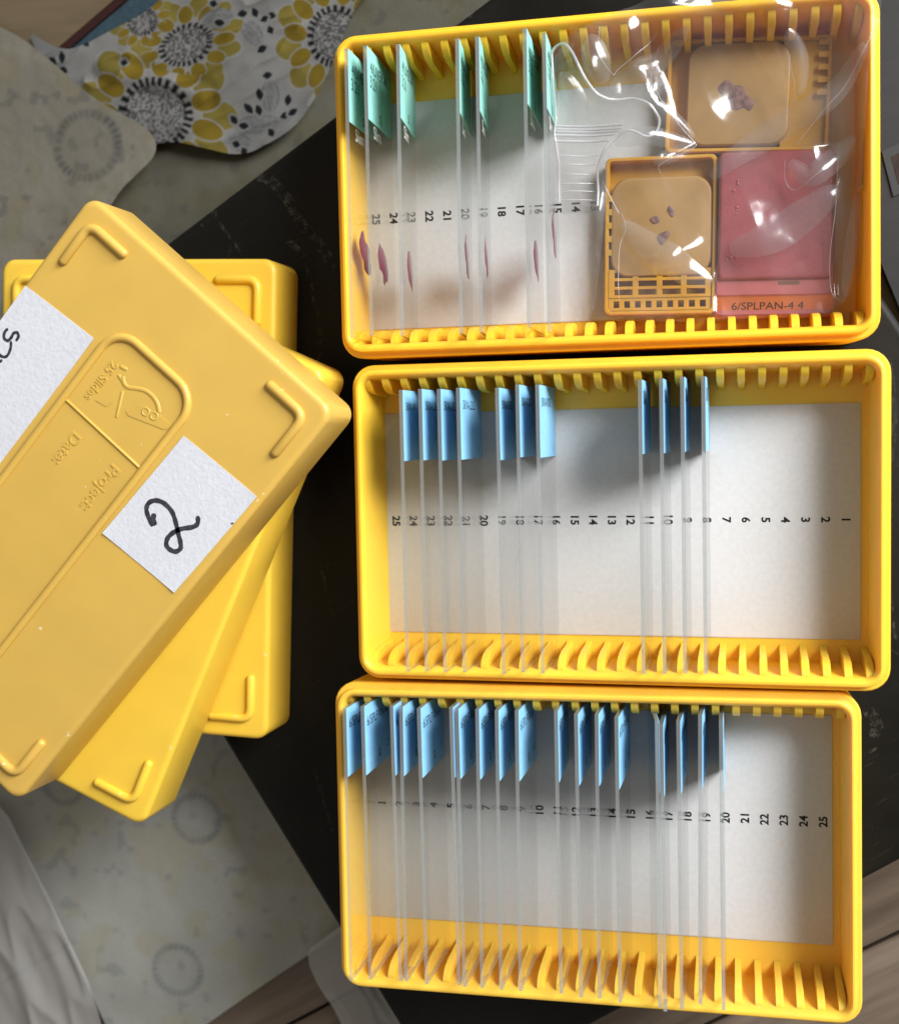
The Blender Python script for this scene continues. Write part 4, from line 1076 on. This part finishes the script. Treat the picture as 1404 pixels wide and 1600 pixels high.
V = [(-hw + .1, y0, 1.6), (hw - .1, y0, 1.6), (hw - .1, y1, CH + .7), (-hw + .1, y1, CH + .7), (-hw + .1, y0, .3), (hw - .1, y0, .3), (hw - .1, y1, 2.0), (-hw + .1, y1, 2.0)]
F = [(0, 1, 2, 3), (5, 4, 7, 6), (4, 5, 1, 0), (6, 7, 3, 2), (4, 0, 3, 7), (1, 5, 6, 2)]
wf = obj('writing_face', make_mesh('writing_face', V, F, M['cassette_orange']), e)
sl_ = math.atan2(CH + .7 - 1.6, y1 - y0)
to = obj('lettering', text_mesh('6/SPLPAN-4 4', width=18.5, mat=M['ink']), wf, (-1.5, (y0 + y1) / 2, (1.6 + CH + .7) / 2 + .07), (sl_, 0, 0))

# ------------------------------------------------------------------ clear zip bag
CT = [(to_box(p), z) for p, z in BAGCTRL]
cas = [[to_box(p) for p in G[k]] for k in ('c1', 'c2', 'c3')]
PUCK = [(to_box(p), r_, h_, el) for p, r_, h_, el in BAGPUCK]
def bag_z(x, y):
    num = np.zeros_like(x); den = np.zeros_like(x)
    for p, z in CT:
        w = 1.0 / ((x - p[0]) ** 2 + (y - p[1]) ** 2 + 6.0) ** 1.6; num += w * z; den += w
    z = num / den
    # tent over the cassettes
    for q in cas:
        c = sum(q) / 4; a = np.array([abs(q[0] - c), abs(q[2] - c)]).mean(0)
        d = np.maximum(np.abs(x - c[0]) - a[0], np.abs(y - c[1]) - a[1])
        top = FLOOR + .9 + CH + 2.9
        z = np.where(d < 0, np.maximum(z, top), np.where(d < 6, np.maximum(z, top - d * 1.0), z))
    # sharp folds: warped triangle waves in several directions, strongest away from the cassettes
    free = np.clip((-6.0 - x) / 14.0, 0, 1) + np.clip((y - 35) / 6.0, 0, 1) * .6
    free = np.clip(free, 0.36, 1.0)
    q1 = cas[0]; c1_ = sum(q1) / 4
    free = np.where((np.abs(x - c1_[0]) < 22) & (np.abs(y - c1_[1]) < 16), np.minimum(free, .12), free)
    tri = lambda t: np.abs((t % 1.0) * 2 - 1)
    wx = x + 5 * fbm(x * .06, y * .06, 141, 2); wy = y + 5 * fbm(x * .06 + 9, y * .06, 143, 2)
    fold = 0
    for a, wl, am, sd in ((.37, 19.0, 4.6, 0.1), (1.45, 27.0, 1.6, .35), (2.3, 17.0, .9, .6)):
        fold = fold + am * tri((wx * math.cos(a) + wy * math.sin(a)) / wl + sd)
    for (cx_, cy_), r_, h_, el in PUCK:
        dx, dy = x - cx_, y - cy_
        d = np.hypot((dx * .92 + dy * .39), (-dx * .39 + dy * .92) / el)
        z = z + h_ * (0.5 + 0.5 * np.cos(np.pi * np.clip(d / r_, 0, 1)))
    return z + fold * free - 1.6 * free + .25 * fbm(x * .2, y * .2, 151, 2)
bag = tag(empty('zip_bag', BOXM[0]), 'crumpled clear zip bag holding three cassettes in the top box', 'plastic bag')
outline = [tuple(to_box(p)) for p in G['outline']]
V, Q = sheet(ccw(outline), 0.5, bag_z, 2)
# over the rim the film lies just above the plastic
over = (np.abs(V[:, 1]) > 38.5) | (V[:, 0] > 66)
V[over, 2] = np.maximum(V[over, 2], 0.6)
V[:, 2] = np.maximum(V[:, 2], FLOOR + 1.2)
obj('front_film', fast_mesh('front_film', V, Q, M['film']), bag)
low = [p for p in outline if p[1] < 37]
low_poly = [(max(-66, min(65.5, p[0])), max(-33, min(33, p[1]))) for p in outline]
V, Q = sheet(ccw(low_poly), 1.6, lambda x, y: FLOOR + .25 + .45 * fbm(x * .1, y * .1, 77, 2))
obj('back_film', fast_mesh('back_film', V, Q, M['film']), bag)
def on_bag(pts, lift):
    P = np.array([to_box(p) for p in pts]); z = bag_z(P[:, 0].copy(), P[:, 1].copy())
    return [(P[i][0], P[i][1], z[i] + lift) for i in range(len(P))]
def bag_part(name, path, r, lift, flat=1.0, taper=False):
    dense = smooth_path([(p[0], p[1], 0) for p in path], 5)
    n_ = len(dense)
    rr = [r * (1.0 if not taper else .25 + .75 * math.sin(math.pi * (i + .5) / n_)) for i in range(n_)]
    v, f = tube(on_bag([tuple(p[:2]) for p in dense], lift), rr, 6, flat=flat)
    obj(name, make_mesh(name, v, f, M['film_edge'], 80), bag)
bag_part('mouth_edge', G['mouth'], .36, 1.0)
bag_part('side_seam', G['seam'], .32, .5)
for ln in G['zip']: bag_part('zip_ridge', ln, .36, .4)
for ln in G['wr']: bag_part('film_ripple', ln, .20, .2, taper=True)
for ln in G['crease']: bag_part('film_crease', ln, .11, .1, taper=True)
def fold_band(path, w_, h_):
    P = on_bag([tuple(p[:2]) for p in smooth_path([(p[0], p[1], 0) for p in path], 6)], .3); n_ = len(P); V, F = [], []
    for i in range(n_):
        a_, b_ = np.array(P[max(i - 1, 0)]), np.array(P[min(i + 1, n_ - 1)]); t_ = b_ - a_; t_[2] = 0; t_ /= np.linalg.norm(t_) + 1e-9
        s_ = np.array([-t_[1], t_[0], 0]); e_ = math.sin(math.pi * (i + .3) / (n_ - .4)) ** .7
        for k in range(7):
            u = k / 6 * 2 - 1
            V.append(tuple(np.array(P[i]) + s_ * u * w_ / 2 * (.15 + .85 * e_) + np.array([0, 0, h_ * e_ * (1 - u * u)])))
    for i in range(n_ - 1):
        for k in range(6): F.append((i * 7 + k, i * 7 + k + 1, (i + 1) * 7 + k + 1, (i + 1) * 7 + k))
    obj('film_fold', make_mesh('film_fold', V, F, M['film_fold'], 180), bag)
for pth, w_, h_ in BAGFOLDS: fold_band(pth, w_, h_)
